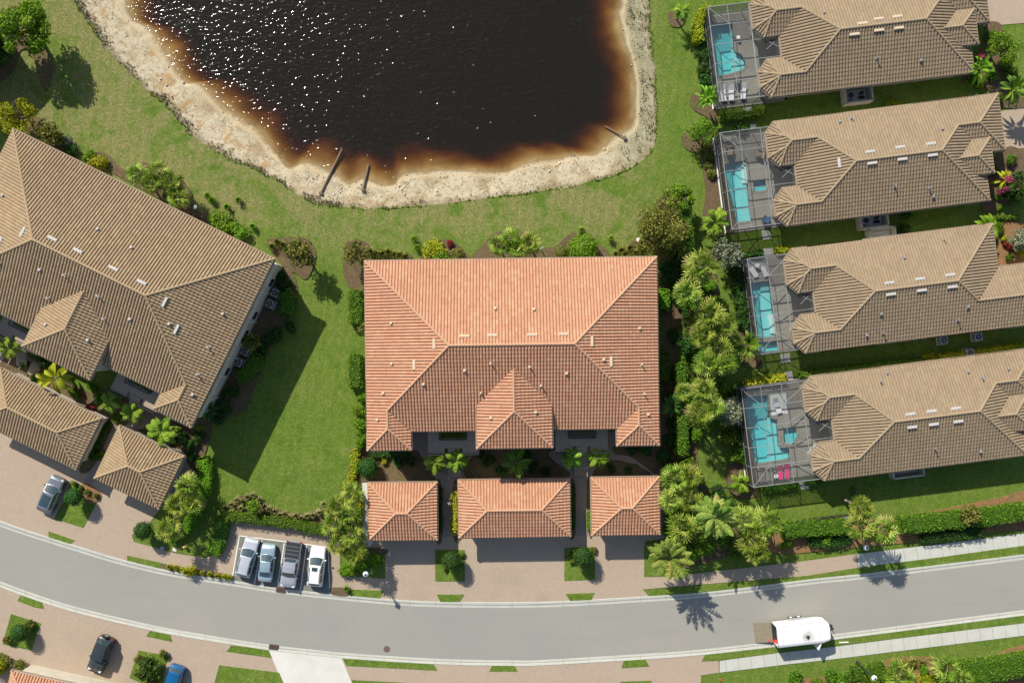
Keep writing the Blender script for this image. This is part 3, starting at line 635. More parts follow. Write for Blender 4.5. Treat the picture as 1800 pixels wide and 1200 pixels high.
def house(name, label, cat, loc, rz, comps, mat, group=None, wallm=None):
    t = thing(name, label, cat, (*loc, 0), rz, group)
    rf = tiles(comps, 'roof', mat, t); caps(comps, mat, rf)
    m = MB(); f = MB()
    for i, c in enumerate(comps):
        ps = inset_poly(c['pts'], c['inset']+.004*i); z0 = 0 if not c['ro'] else 2.5
        m.prism(ps, z0, c['z']-.12-.004*i)
        f.prism(inset_poly(c['pts'], .03+.003*i), c['z']-.20-.003*i, c['z']-.02-.003*i)
        q = c['pts']; q = inset_poly(q, -.07-.003*i); qq = inset_poly(c['pts'], .05)
        for a in range(len(q)):
            b = (a+1) % len(q); L_ = math.dist(q[a], q[b]); k_ = max(1, int(L_/.35)); run = None
            for s_ in range(k_+1):
                ok = False
                if s_ < k_:
                    f_ = (s_+.5)/k_; e = env([x for x in comps if x is not c], q[a][0]+(q[b][0]-q[a][0])*f_, q[a][1]+(q[b][1]-q[a][1])*f_); ok = e is None or e < c['z']-.3
                if ok and run is None: run = s_
                if not ok and run is not None:
                    if s_-run > 1:
                        A_ = [q[a][z_]+(q[b][z_]-q[a][z_])*run/k_ for z_ in (0, 1)]; B_ = [q[a][z_]+(q[b][z_]-q[a][z_])*s_/k_ for z_ in (0, 1)]
                        MB().bar((*A_, c['z']-.06), (*B_, c['z']-.06), .11, .10).build('gutter', M_FASC, t)
                    run = None
    m.build('wall', wallm or M_WALL, t); f.build('soffit', M_TRIM, t)
    return t, rf
def tolocal(loc, rz, wx, wy):
    x, y = wx-loc[0], wy-loc[1]; c, s = math.cos(-rz), math.sin(-rz); return (x*c-y*s, x*s+y*c)
def onroof(comps, loc, rz, px, py):
    z = 5.0
    for _ in range(6):
        l = tolocal(loc, rz, *P(px, py, z)); e = env(comps, *l); z = e if e is not None else z
    return l[0], l[1], z
def vent(parent, x, y, z, ang, mat, L=1.15, slope_dir=0, kind='long'):
    # low box vent following the slope (slope direction given as local unit vector, downhill)
    m = MB()
    if kind == 'long':
        L *= .95; m.box((0, 0, .12), (L, .28, .10)); m.box((0, 0, .18), (L*.94, .2, .05))
        for k in range(6): m.box((-L/2+(k+.5)*L/6, -.15, .16), (.10, .05, .08))
        nm = 'roof_vent'
    elif kind == 'pipe': m.tube((0, 0, -.1), (0, 0, .55), .07, n=8); m.tube((0, 0, .55), (0, 0, .6), .085, n=8); m.box((0, 0, .08), (.3, .3, .03)); nm = 'vent_pipe'
    else: m.box((0, 0, .14), (.22, .22, .2)); m.box((0, 0, .28), (.3, .3, .1), top=.6); nm = 'vent_cap'
    o = m.build(nm, mat, parent, (x, y, z+.05), ang)
    return o
# ---- two-storey condominium, four units
CB = [comp(rect(-16.0, 15.95, -9.68, 9.03), 6.5), comp(rect(-16.0, -11.2, -11.7, -4), 6.5), comp(rect(11.35, 15.95, -11.55, -4), 6.5), comp(rect(-3.95, 4.2, -11.5, 1.0), 7.65)]
CLOC, CRZ = (0.0, 0.0), R(.8)
cond, crf = house('condominium', 'two storey apartment block under an orange clay tile roof in the middle', 'building', CLOC, CRZ, CB, M_TERRA)
for px, py in ((817, 590), (866, 588.5), (936, 587.5), (991, 586.5)): x, y, z = onroof(CB, CLOC, CRZ, px, py); vent(crf, x, y, z, 0, M_CREAM)
for px, py in ((763, 604), (728, 641)): x, y, z = onroof(CB, CLOC, CRZ, px, py); vent(crf, x, y, z, R(90), M_CREAM)
for px, py in ((1040.5, 600), (1074, 635)): x, y, z = onroof(CB, CLOC, CRZ, px, py); vent(crf, x, y, z, R(-90), M_CREAM)
for px, py in ((871, 542), (939, 543.5), (688, 568), (817, 651), (745, 675), (689, 639), (674, 691), (664, 737), (863, 734), (1124, 577), (1061, 632), (996, 656), (942, 724), (1139, 728)): x, y, z = onroof(CB, CLOC, CRZ, px, py); vent(crf, x, y, z, 0, M_CREAM, kind='cap')
for px, py in ((863, 638), (845, 690), (931, 644), (951, 677), (1127, 640), (1132, 692)): x, y, z = onroof(CB, CLOC, CRZ, px, py); vent(crf, x, y, z, 0, M_CREAM, kind='pipe')
def condo_details(t):
    # string course, windows and downspouts of the long end walls, courtyard bridges and screens
    X = 15.95-.6; MB().box((X+.02, -1.2, 3.25), (.16, 19.4, .16)).build('string_course', M_TRIM, t); MB().box((-X-.03, -1.2, 3.25), (.16, 19.4, .16)).build('string_course', M_TRIM, t)
    for s in (1, -1):
        for y, w_ in ((2.0, 1.0), (-.65, 1.5), (-5.2, 1.0), (6.2, 1.0)):
            for z in (4.9, 1.7):
                f = MB().box((s*(X+.02), y, z), (.08, w_+.16, 1.36)).build('window', M_TRIM, t)
                MB().box((s*(X+.055), y, z), (.04, w_, 1.2)).build('window_pane', M_GLASS, f)
        for y in (4.9, 1.2, -3.4, -8.6):
            MB().tube((s*(X+.09), y, 0), (s*(X+.09), y, 6.2), .06, n=8).tube((s*(X+.09), y, 6.2), (s*(X+.55), y, 6.38), .06, n=8).build('downspout', M_WHITE, t)
    for x, y, w_ in ((-13.6, -11.1, 1.6), (13.65, -10.95, 1.6), (-1.6, -10.9, 1.5), (1.9, -10.9, 1.5)):
        for z in (4.8, 1.7): f = MB().box((x, y-.02, z), (w_+.16, .08, 1.46)).build('window', M_TRIM, t); MB().box((x, y-.055, z), (w_, .04, 1.3)).build('window_pane', M_GLASS, f)
    for x in (-12.5, -8.5, -4.5, -.5, 3.5, 7.5, 11.5):
        for z in (4.9, 1.7): f = MB().box((x, 8.43+.02, z), (1.76, .08, 1.46)).build('window', M_TRIM, t); MB().box((x, 8.43+.055, z), (1.6, .04, 1.3)).build('window_pane', M_GLASS, f)
    for x0, x1 in ((-9.6, -4.6), (4.9, 10.0)):
        xm = (x0+x1)/2+.3; w_ = x1-x0
        m = MB().prism([(xm-w_/2-.4, -9.2), (xm-1.45, -9.2), (xm-1.45, -10.9), (xm+1.45, -10.9), (xm+1.45, -9.2), (xm+w_/2+.4, -9.2), (xm+w_/2+.4, -12.6), (xm+1.0, -12.6), (xm+1.0, -12.0), (xm-1.0, -12.0), (xm-1.0, -12.6), (xm-w_/2-.4, -12.6)], 3.0, 3.2)
        lz = m.build('balcony_floor', M_PAVE, t)
        for a, b in (((xm-1.5, -10.95), (xm+1.5, -10.95)), ((xm-w_/2-.4, -12.62), (xm-1.0, -12.62)), ((xm+1.0, -12.62), (xm+w_/2+.4, -12.62)), ((xm-1.5, -9.2), (xm-1.5, -10.95)), ((xm+1.5, -9.2), (xm+1.5, -10.95))):
            r = MB(); r.bar((*a, 4.15), (*b, 4.15), .09, .07); r.bar((*a, 3.3), (*b, 3.3), .05, .05)
            n_ = 8
            for q in range(n_+1): f = q/n_; r.box((a[0]+(b[0]-a[0])*f, a[1]+(b[1]-a[1])*f, 3.7), (.035, .035, .9))
            r.build('railing', M_DARK, lz)
        st = MB()
        for q in range(14): st.box((xm, -12.2-q*.26, 3.1-q*.22), (1.3, .3, .12))
        st.box((xm-.68, -13.9, 1.9), (.07, 3.5, .1)); st.box((xm+.68, -13.9, 1.9), (.07, 3.5, .1))
        st.build('stair', M_PAVE, t)
condo_details(cond)
# the same block, brown-tiled, to the left, and one beyond the left edge whose shadow reaches the lawn
swap = {'terracotta_tile': M_TAN, 'cream_vent': M_WVENT}
def place_copy(ang, corner_local, world):
    c, s = math.cos(ang), math.sin(ang); x, y = corner_local; return (world[0]-(x*c-y*s), world[1]-(x*s+y*c))
LANG = R(-26.4)
LL = place_copy(LANG, (15.95, 9.03), P(483, 455, 6.5))
c2 = copy_tree(cond, None, swap); c2.location = (*LL, 0); c2.rotation_euler = (0, 0, LANG); c2['label'] = 'two storey apartment block under a brown tile roof on the left, cut by the frame'
UL = place_copy(R(-43), (15.95, 9.03), (-58.0, 35.7))
c3 = copy_tree(cond, None, swap); c3.location = (*UL, 0); c3.rotation_euler = (0, 0, R(-43)); c3['label'] = 'neighbouring brown roofed apartment block beyond the left edge of the lawn'
# garages
def garage(label, loc, rz, w_, d_, mat, group, doors):
    c = [comp(rect(-w_/2, w_/2, -d_/2, d_/2), 3.35, inset=.5)]
    t, rf = house('garage', label, 'garage', loc, rz, c, mat, group)
    for k in range(doors):
        x = -w_/2+.5+(w_-1)*(k+.5)/doors
        dr = MB().box((x, -d_/2+.5-.02, 1.15), (min(2.6, (w_-1)/doors-.5), .08, 2.3)).build('garage_door', M_WHITE, t)
    return t
GG = 'tile roofed garages in front of the apartment blocks'
garage('left one of three orange roofed garages, two doors wide', (-12.36, -19.2), R(.5), 7.75, 6.5, M_TERRA, GG, 2)
garage('wide middle one of three orange roofed garages', (.27, -18.85), R(.8), 12.6, 6.5, M_TERRA, GG, 4)
garage('right one of three orange roofed garages, beside the palms', (12.84, -18.6), R(.8), 7.7, 6.5, M_TERRA, GG, 2)
garage('wide brown roofed garage at the left edge of the forecourt', (-53.6, -8.75), R(-26.4), 12.75, 6.5, M_TAN, GG, 4)
q = P(236.5, 823.7, 4.6); garage('small square brown roofed garage beside the parked crossover drive', q, R(-25.5), 8.1, 6.57, M_TAN, GG, 2)
q = P(21, 1177, 3.35); A = R(-12.5); ww, dd = 12.0, 7.0
garage('orange roofed garage cut off by the bottom left corner', (q[0]+ww/2*math.cos(A)+dd/2*math.sin(A), q[1]+ww/2*math.sin(A)-dd/2*math.cos(A)), A, ww, dd, M_TERRA, GG, 4)
# ---- villas
EZ = 3.3
V_A = comp(rect(1.8, 23.2, -11.86, 0), EZ); V_B = comp([(0, 0), (8, 0), (8, -5.03), (.1, -5.03), (-1.05, -3.9), (-1.05, -1.15)], EZ); V_C = comp([(.1, -11.86), (8, -11.86), (8, -7.55), (.1, -7.55), (-1.05, -8.85), (-1.05, -10.6)], EZ)
V_D = comp(rect(16, 25.6, -6.4, 0), EZ); V_E = comp(rect(16, 23.7, -8.9, -4.9), 3.95)
VV1 = [V_A, V_B, V_C, V_D, V_E]
VV2 = [comp(rect(1.8, 22.9, -11.86, 0), EZ), V_B, V_C, comp(rect(14, 33, -11.86, -4.95), EZ)]
vlab = ['tan tiled villa at the top right corner, northernmost of four', 'tan tiled villa with pool cage, second from the top on the right', 'tan tiled villa whose cage holds two white loungers, third from the top', 'tan tiled villa nearest the road, with the widest pool cage']
VG = 'row of single storey villas on the right'
vill = []
for i, (o, th, cx, yn, ys) in enumerate(VILLAS):
    if i in (0, 2):
        t, rf = house('villa', vlab[i], 'house', o, th, VV1 if i == 0 else VV2, M_TAN2, VG)
    else:
        src = vill[0][0]; t = copy_tree(src); t.location = (*o, 0); t.rotation_euler = (0, 0, th); t['label'] = vlab[i]; rf = [c for c in t.children if c.name.startswith('roof')][0]
    vill.append((t, rf))
VENTS = {0: [(1515, 42), (1543, 34), (1576, 30), (1501, 61), (1544, 54), (1579, 50)], 1: [(1528, 267), (1581, 259), (1635, 253), (1532, 287), (1585, 280), (1638, 273), (1474, 287)],
         2: [(1562, 497), (1616, 490), (1669, 483), (1565, 517), (1619, 510), (1673, 504)], 3: [(1599, 727), (1636, 722), (1679, 717), (1602, 750), (1640, 745), (1683, 740)]}
CAPS = {0: [(1448, 23), (1540, 103), (1618, 107)], 1: [(1475, 215), (1495, 209), (1655, 227), (1571, 327), (1639, 346), (1632, 331)], 2: [(1589, 453), (1657, 422), (1700, 539), (1682, 562), (1522, 589), (1551, 585), (1548, 552)], 3: [(1558, 655), (1546, 670), (1700, 653), (1724, 664), (1771, 648), (1642, 788), (1722, 793)]}
for i, (o, th, *_r) in enumerate(VILLAS):
    cs = VV2 if i == 2 else VV1
    for px, py in VENTS[i]:
        x, y, z = onroof(cs, o, th, px, py); vent(vill[i][1], x, y, z, R(90) if (px, py) == (1474, 287) else 0, M_WVENT if i != 0 else M_CREAM)
    for k, (px, py) in enumerate(CAPS[i]):
        x, y, z = onroof(cs, o, th, px, py); vent(vill[i][1], x, y, z, 0, M_GREY, kind='pipe' if k % 2 else 'cap')
# villa 1 and 3-4 grills: windows along the south walls
for i, (t, rf) in enumerate(vill):
    for x in (6.5, 11.5, 19.0):
        f = MB().box((x, -11.86+.6-.02, 1.5), (1.5, .08, 1.3)).build('window', M_TRIM, t); MB().box((x, -11.86+.6-.055, 1.5), (1.34, .04, 1.14)).build('window_pane', M_GLASS, f)
# ---- patios, pools, screen enclosures
POOLS = [([(1247, 41.3), (1289, 38.5), (1292.7, 89.9), (1303, 94), (1311, 105), (1312, 117), (1304.5, 125), (1288, 130), (1259.5, 137)], None),
         ([(1269, 287.5), (1312, 279.6), (1322, 389.6), (1282, 394)], [(1321, 317), (1346, 314.4), (1349, 335.5), (1323, 339)]),
         ([(1316, 496), (1353, 491.4), (1365.5, 591.3), (1329.5, 595.8)], [(1331.5, 600), (1366, 596.3), (1369, 617), (1334, 620.5)]),
         ([(1305, 695), (1350.4, 691.7), (1353, 732), (1366.9, 735.7), (1370.4, 783.4), (1388.9, 787), (1388.9, 807), (1331, 815), (1320, 806)], [(1374, 750), (1399.9, 750), (1402.6, 765), (1393, 781), (1376, 781)])]
pl = ['free form pool with a rounded step bay inside the top cage', 'long narrow pool with a square spa, under the second cage', 'slim rectangular pool with a shallow ledge, under the third cage', 'widest stepped turquoise pool, under the lowest cage']
for i, ((o, th, cx, yn, ys), (main, spa)) in enumerate(zip(VILLAS, POOLS)):
    fp = [tw(o, th, x, y) for x, y in ((cx-.12, ys-.12), (2.7, ys-.12), (2.7, yn+.12), (cx-.12, yn+.12))]
    holes = [PL(main, 0)]+([PL(spa, 0)] if spa else [])
    tag(MB().prism(fp, -.3, .07+.002*i, False, holes).build('patio', M_PATIO), kind='structure')
    t = thing('swimming_pool', pl[i], 'pool', (*P(*np.mean(main, axis=0)), 0)); ox, oy = t.location[0], t.location[1]
    for hi, h in enumerate(holes):
        h = [(x-ox, y-oy) for x, y in h]; dpt = -.72 if hi == 0 else -.42
        n = len(h)
        if sum(h[k][0]*h[(k+1) % n][1]-h[(k+1) % n][0]*h[k][1] for k in range(n)) < 0: h = h[::-1]
        b = MB(); b.prism(inset_poly(h, -.02), dpt-.1, dpt); b.v, b.f = b.v, b.f
        for k in range(n):
            a_, c_ = h[k], h[(k+1) % n]; b.add([(*a_, .07), (*c_, .07), (*c_, dpt), (*a_, dpt)], [(0, 1, 2, 3)])
        b.build('basin' if hi == 0 else 'spa', M_POOL, t)
        r = MB()
        for k in range(n): r.bar((*h[k], .085), (*h[(k+1) % n], .085), .26, .05)
        r.build('coping', M_PATIO, t)
        if hi == 0:   # raised shelf across the east half of the basin
            s_ = MB(); cxm = sum(p[0] for p in h)/n
            hh = [(max(p[0], cxm-.15), p[1]) for p in inset_poly(h, .1)]
            s_.prism(hh, dpt+.02, -.45); s_.build('shelf', M_POOL, t)
        if hi == 0 and i in (1, 2):
            e0, e1 = (h[0], h[1]) if False else max(((h[k], h[(k+1) % n]) for k in range(n)), key=lambda q_: q_[0][0]+q_[1][0])
            st_ = MB()
            for q_ in range(3):
                f0, f1 = (.62, .95) if i == 1 else (.05, .4); A_ = np.array(e0)+(np.array(e1)-np.array(e0))*f0; B_ = np.array(e0)+(np.array(e1)-np.array(e0))*f1; ins = np.array((-1.0, 0))
                st_.prism([tuple(A_-ins*.02), tuple(B_-ins*.02), tuple(B_+ins*(.35+.28*q_)), tuple(A_+ins*(.35+.28*q_))], dpt, -.12-.17*q_)
            st_.build('pool_step', M_WHITE, t)
        MB().prism(inset_poly(h, .005), dpt+.02, -.05).build('water', M_POOLW, t)
    # screen enclosure
    ch = 3.0; lb = ['screen enclosure over the free form pool at the top', 'screen enclosure over the long narrow pool and spa', 'screen enclosure over the slim pool with two white loungers', 'largest screen enclosure, over the wide pool near the road'][i]
    e = thing('pool_cage', lb, 'pool cage', (*o, 0), th, 'screened pool cages west of the villas')
    xs = [cx, cx+(2.2), cx+4.6]; xs = [x for x in xs if x < -.9]; xe = -1.0
    nY = 5; ysl = [yn+(ys-yn)*k/nY for k in range(nY+1)]
    ny, cy, sy = -5.1, -6.35, -7.5
    top = [(cx, ys), (cx, yn), (.2, yn), (-1.1, -1.2), (-1.1, -3.9), (.1, -5.1), (1.9, -5.1), (1.9, -7.5), (.1, -7.5), (-1.1, -8.8), (-1.1, -10.6), (.2, ys)]
    sc_ = MB(); sc_.prism(top, ch+.03, ch+.034); sc_.f = [f for f in sc_.f if all(i < len(top) for i in f)]; sc_.build('roof_screen', M_SCR, e)
    m = MB(); B = .065
    for a, b in ((0, 1), (1, 2), (0, 11), (3, 4), (4, 5), (9, 10), (8, 9), (6, 7)): m.bar((*top[a], ch), (*top[b], ch), B, .14)
    for k, y in enumerate(ysl[1:-1]):
        x1 = 1.9 if abs(y+6.2) < 1.2 else (-1.1); m.bar((cx, y, ch+.002), (x1, y, ch+.002), .05, .13)
    for x in xs[1:]: m.bar((x, yn, ch+.004), (x, ys, ch+.004), .045, .10)
    m.bar((-1.1, -3.9, ch), (-1.1, -8.8, ch), .07, .12); m.bar((.1, -5.1, ch), (1.9, -6.3, ch), .05, .08); m.bar((.3, -6.3, ch), (1.9, -5.1, ch), .05, .08)
    for a, b in (((cx, yn), (xs[1], ysl[1])), ((cx, ys), (xs[1], ysl[-2])), ((-1.1, -1.2), (xs[-1], ysl[1])), ((-1.1, -10.6), (xs[-1], ysl[-2])), ((-1.1, -3.9), (xs[-1], ysl[2])), ((-1.1, -8.8), (xs[-1], ysl[3]))): m.bar((*a, ch+.006), (*b, ch+.006), .05, .08)
    m.build('beam', M_BEAM, e)
    pst = [(cx, y) for y in ysl]+[(x, yn) for x in xs[1:]]+[(x, ys) for x in xs[1:]]
    for x, y in pst: MB().box((x, y, ch/2-.02), (.07, .07, ch)).build('post', M_BEAM, e)
    wl = MB()
    for a, b in (((cx, ys), (cx, yn)), ((cx, yn), (.2, yn)), ((.2, ys), (cx, ys))):
        wl.add([(*a, .12), (*b, .12), (*b, 2.98), (*a, 2.98)], [(0, 1, 2, 3)])
    wl.build('wall_screen', M_SCRW, e)
    fr = MB()
    for a, b in (((cx, ys), (cx, yn)), ((cx, yn), (.2, yn)), ((.2, ys), (cx, ys))): fr.bar((*a, 1.0), (*b, 1.0), .05, .06)
    fr.build('rail', M_BEAM, e)
    cb = MB(); cb.bar((cx-.05, ys-.1, .1), (cx-.05, yn+.1, .1), .16, .2); cb.build('base_kerb', M_TRIM, e)
# ---------------------------------------------------------------- vegetation
def unit(v): return v/np.maximum(np.linalg.norm(v, axis=1, keepdims=True), 1e-9)
def leafquads(pts, nrm, size, rg, jit=.8, asp=.55, droop=0):
    n = len(pts); nn = unit(nrm+rg.normal(0, jit, (n, 3))); r = rg.normal(0, 1, (n, 3)); t = unit(np.cross(nn, r)); b = np.cross(nn, t)
    L = size*rg.uniform(.7, 1.3, (n, 1)); W = L*asp
    v = np.stack([pts-t*L*.5, pts+b*W*.5, pts+t*L*.5, pts-b*W*.5], 1).reshape(-1, 3)
    q = np.arange(4*n).reshape(n, 4); uv = np.stack([np.clip(rg.normal(.45, .25, n), 0, 1), np.zeros(n)], 1)
    return v, q, uv
def join(parts, name, mat, smooth=False):
    V = []; Q = []; U = []; o = 0
    for v, q, u in parts: V.append(v); Q.append(np.asarray(q)+o); U.append(u); o += len(v)
    k = {}
    for q, u in zip(Q, U): k.setdefault(q.shape[1], [[], []]); k[q.shape[1]][0].append(q); k[q.shape[1]][1].append(u)
    return npmesh(name, np.concatenate(V), [np.concatenate(a) for a, b in k.values()], mat, uv=[np.concatenate(b) for a, b in k.values()], smooth=smooth)
def uvs(n, val): return np.stack([np.full(n, val), np.zeros(n)], 1)
def mbpart(m, val=.1):     # MB -> list of parts by face size
    k = {}
    for f in m.f: k.setdefault(len(f), []).append(f)
    V = np.array(m.v, float); out = []; first = True
    for s, fs in k.items(): out.append((V, np.array(fs), uvs(len(fs), val)))
    return out
def hedge_mesh(path, w_, h, rg, leaf=.22, dens=60):
    """clipped hedge along path (local xy), rounded shoulders, leafy skin over a solid core"""
    path = [np.array(p, float) for p in path]; parts = []
    core = MB(); n = len(path); cw = w_/2-.10; rows = []
    for i, p in enumerate(path):
        d = path[min(n-1, i+1)]-path[max(0, i-1)]; d = d/np.linalg.norm(d); nn = np.array((-d[1], d[0])); e = d*(.12 if i == 0 else -.12 if i == n-1 else 0); q = p+e
        rows.append([(*(q-nn*cw), .0), (*(q-nn*cw), h-.25), (*(q-nn*cw*.75), h-.1), (*(q+nn*cw*.75), h-.1), (*(q+nn*cw), h-.25), (*(q+nn*cw), 0)])
    vs = [v for r in rows for v in r]; fs = []
    for i in range(n-1):
        for k in range(5): fs.append((i*6+k, i*6+k+1, (i+1)*6+k+1, (i+1)*6+k))
    core.add(vs, fs); core.add(rows[0], [(5, 4, 1, 0)]); core.add(rows[0], [(4, 3, 2, 1)]); core.add(rows[-1], [(0, 1, 4, 5)]); core.add(rows[-1], [(1, 2, 3, 4)])
    parts += mbpart(core, .05)  # core added to block light, in the darkest leaf tone
    segs = [(path[i], path[i+1], np.linalg.norm(path[i+1]-path[i])) for i in range(n-1)]; Lt = sum(s[2] for s in segs)
    perim = w_+2*h*.9; N = int(dens*Lt*perim*.75); s = rg.uniform(0, Lt, N); t = rg.uniform(0, 1, N)
    acc = np.cumsum([0]+[x[2] for x in segs]); idx = np.clip(np.searchsorted(acc, s, side='right')-1, 0, len(segs)-1)
    A = np.array([x[0] for x in segs])[idx]; B = np.array([x[1] for x in segs])[idx]; f = ((s-acc[idx])/np.array([x[2] for x in segs])[idx])[:, None]
    D = unit(B-A); Nn = np.stack([-D[:, 1], D[:, 0]], 1); C = A+(B-A)*f
    tt = t*perim; side = np.where(tt < h*.9, -1, np.where(tt > h*.9+w_, 1, 0))
    y = np.where(side == 0, tt-h*.9-w_/2, side*w_/2); z = np.where(side == -1, h*.1+tt, np.where(side == 1, h-(tt-h*.9-w_), h))
    sh = np.clip((np.abs(y)-(w_/2-.22))/.22, 0, 1); z = z-np.where(side == 0, .16*sh**2, 0); wob = .06*np.sin(s*2.1)+.05*np.sin(s*5.3+y*3)+rg.normal(0, .045, N)
    z = np.maximum(z+np.where(side == 0, wob, 0), .05); y = y+np.where(side != 0, side*wob, 0)
    pts = np.concatenate([C+Nn*y[:, None], z[:, None]], 1)
    nr = np.concatenate([Nn*np.where(side != 0, side, .3*np.sign(y)*sh)[:, None], np.where(side == 0, 1.0, .35)[:, None]], 1)
    parts.append(leafquads(pts, nr, leaf, rg, .55))
    for e, sg in ((0, -1), (-1, 1)):     # ends
        p = path[e]; d = (path[1]-path[0]) if e == 0 else (path[-1]-path[-2]); d = d/np.linalg.norm(d)*sg; nn = np.array((-d[1], d[0])); m = int(dens*w_*h)
        yy = rg.uniform(-w_/2, w_/2, m); zz = rg.uniform(.05, h-.05, m); bul = .18*(1-(yy/(w_/2))**2)
        pts = np.stack([p[0]+nn[0]*yy+d[0]*bul, p[1]+nn[1]*yy+d[1]*bul, zz], 1); parts.append(leafquads(pts, np.tile(np.array((d[0], d[1], .4)), (m, 1)), leaf, rg, .5))
    return parts
def hedge(name, px, w_, h, mat, label, group=None, leaf=.22, dens=60, cat='hedge', seed=None):
    # measured at the top of the hedge
    pts = PL(px, h); c = np.mean(pts, axis=0); rg = np.random.default_rng(seed if seed is not None else int(px[0][0]*7+px[0][1]))
    loc = [(x-c[0], y-c[1]) for x, y in pts]
    fine = []
    for a, b in zip(loc[:-1], loc[1:]):
        m = max(1, int(math.dist(a, b)/1.0)); fine += [(a[0]+(b[0]-a[0])*k/m, a[1]+(b[1]-a[1])*k/m) for k in range(m)]
    fine.append(loc[-1]); me = join(hedge_mesh(fine, w_, h, rg, leaf, dens), name, mat)
    return tag(link(name, me, None, (c[0], c[1], .06)), label, cat, group)
def blob_pts(n, rx, ry, rz, rg, low=-.25):
    d = unit(rg.normal(0, 1, (int(n*1.7), 3))); d = d[d[:, 2] > low][:n]; r = 1+.05*np.sin(d[:, :1]*7+d[:, 1:2]*5)+rg.normal(0, .025, (len(d), 1))
    return d*np.array((rx, ry, rz))*r, d
def core_blob(rx, ry, rz, z, k=.86):  # inner blob added to block light behind the leaves
    m = MB(); prof = []
    for i in range(7): a = -math.pi/2+math.pi*i/6; prof.append((max(.02, k*math.cos(a)), k*math.sin(a)))
    m.lathe(prof, 12); m.v = [(x*rx, y*ry, zz*rz+z) for x, y, zz in m.v]; return m
def ball_mesh(r, rz, z, rg, leaf=.16, dens=95, k=.9):
    n = int(dens*4*math.pi*r*r*.6); p, d = blob_pts(n, r, r, rz, rg, -.6); p[:, 2] += z
    return mbpart(core_blob(r, r, rz, z, k), .05)+[leafquads(p, d, leaf, rg, .45)]
MESH = {}
def cached(key, fn):
    if key not in MESH: MESH[key] = fn()
    return MESH[key]
def trunk_mesh(h, r0, r1, rg, limbs=0, reach=1.0, lean=0, mat=None, name='trunk'):
    m = MB(); p = Vector((0, 0, -.1)); k = 4; dx = lean
    for i in range(k):
        q = Vector((dx*((i+1)/k)**1.5, dx*.3*((i+1)/k), h*(i+1)/k)); a = r0+(r1-r0)*i/k; b = r0+(r1-r0)*(i+1)/k; m.tube(p, q, a, b, 8); p = q
    for i in range(limbs):
        t = 2*math.pi*i/limbs+rg.uniform(-.4, .4); z0 = h*rg.uniform(.55, .95); q = Vector((reach*math.cos(t), reach*math.sin(t), h+reach*rg.uniform(.2, .9))); s_ = Vector((lean*(z0/h)**1.5, 0, z0))
        mid = (s_+q)/2+Vector((0, 0, .15)); m.tube(s_, mid, r1*.75, r1*.5, 6); m.tube(mid, q, r1*.5, r1*.2, 6)
    return m.mesh(name, mat or M_BARK, True)
def crown_mesh(R_, H_, z, rg, mat, leaf=.28, blobs=22, dens=38, flat_=.75, name='crown'):
    parts = []
    for i in range(blobs):
        a = rg.uniform(0, 2*math.pi); rr = R_*.72*math.sqrt(rg.uniform(0, 1)); br = R_*rg.uniform(.24, .42)*(1-.25*rr/R_)
        cz = z+H_*(1-(rr/R_)**2)*rg.uniform(.1, 1)-.1*H_; n = int(dens*4*math.pi*br*br*.55); p, d = blob_pts(n, br, br, br*flat_, rg, -.5); inner = rg.uniform(.45, 1.05, (len(p), 1)); p = p*inner
        p += np.array((rr*math.cos(a), rr*math.sin(a), cz)); v, q, u = leafquads(p, d, leaf, rg, .7); u[:, 0] = np.clip(u[:, 0]+rg.uniform(-.2, .2), 0, 1); parts.append((v, q, u))
    return join(parts, name, mat)
def ribbon(pts, width, val, up=None):
    """pts (k,3), width (k,), folded blade strip"""
    pts = np.asarray(pts); k = len(pts); d = np.gradient(pts, axis=0); d = unit(d); side = np.cross(d, np.array((0, 0, 1.0)) if up is None else up); side = unit(side)
    v = np.concatenate([pts-side*width[:, None]/2, pts+side*width[:, None]/2]); q = np.array([(i, i+k, i+1+k, i+1) for i in range(k-1)]); return v, q, uvs(k-1, val)
def fan_crown(r, rg, mat, nl=26, z=0):
    parts = []
    for i in range(nl):
        el = R(rg.choice([rg.uniform(-35, 5), rg.uniform(5, 40), rg.uniform(40, 75)], p=[.4, .4, .2])); az = i*2.39996+rg.uniform(-.2, .2)
        d = np.array((math.cos(az)*math.cos(el), math.sin(az)*math.cos(el), math.sin(el))); L = r*rg.uniform(.42, .55); base = d*L+np.array((0, 0, z-.05*r)); base[2] -= .1*r*(math.cos(el))
        parts.append(ribbon(np.array([(0, 0, z), base*.5+np.array((0, 0, z*.5+.03)), base]), np.array([.06, .05, .05]), .3))
        sd = unit(np.cross(d, (0, 0, 1.0))[None])[0]; up = np.cross(sd, d); fr = r*rg.uniform(.42, .56); dead = el < R(-5) and rg.uniform() < .35; val = 1.2 if dead else np.clip(rg.normal(.5, .2), 0, .85); tl = rg.uniform(-.5, .5)
        for j in range(11):
            a = R(-112+224*j/10)+rg.uniform(-.05, .05); ll = fr*(1-.28*(abs(a)/R(112))**2); bd = d*math.cos(a)+(sd*math.cos(tl)+up*math.sin(tl))*math.sin(a)
            p1 = base+bd*ll*.5; p2 = base+bd*ll*.85+np.array((0, 0, -.13*ll)); p3 = base+bd*ll+np.array((0, 0, -.34*ll))
            nrm = np.cross(bd, np.cross(up, bd)); parts.append(ribbon(np.array([base, p1, p2, p3]), np.array([.03, .125, .085, .01])*r/1.8, 1.0 if dead else np.clip(val+rg.uniform(-.15, .15), 0, .92), up=up+rg.normal(0, .35, 3)))
    return join(parts, 'crown', mat)
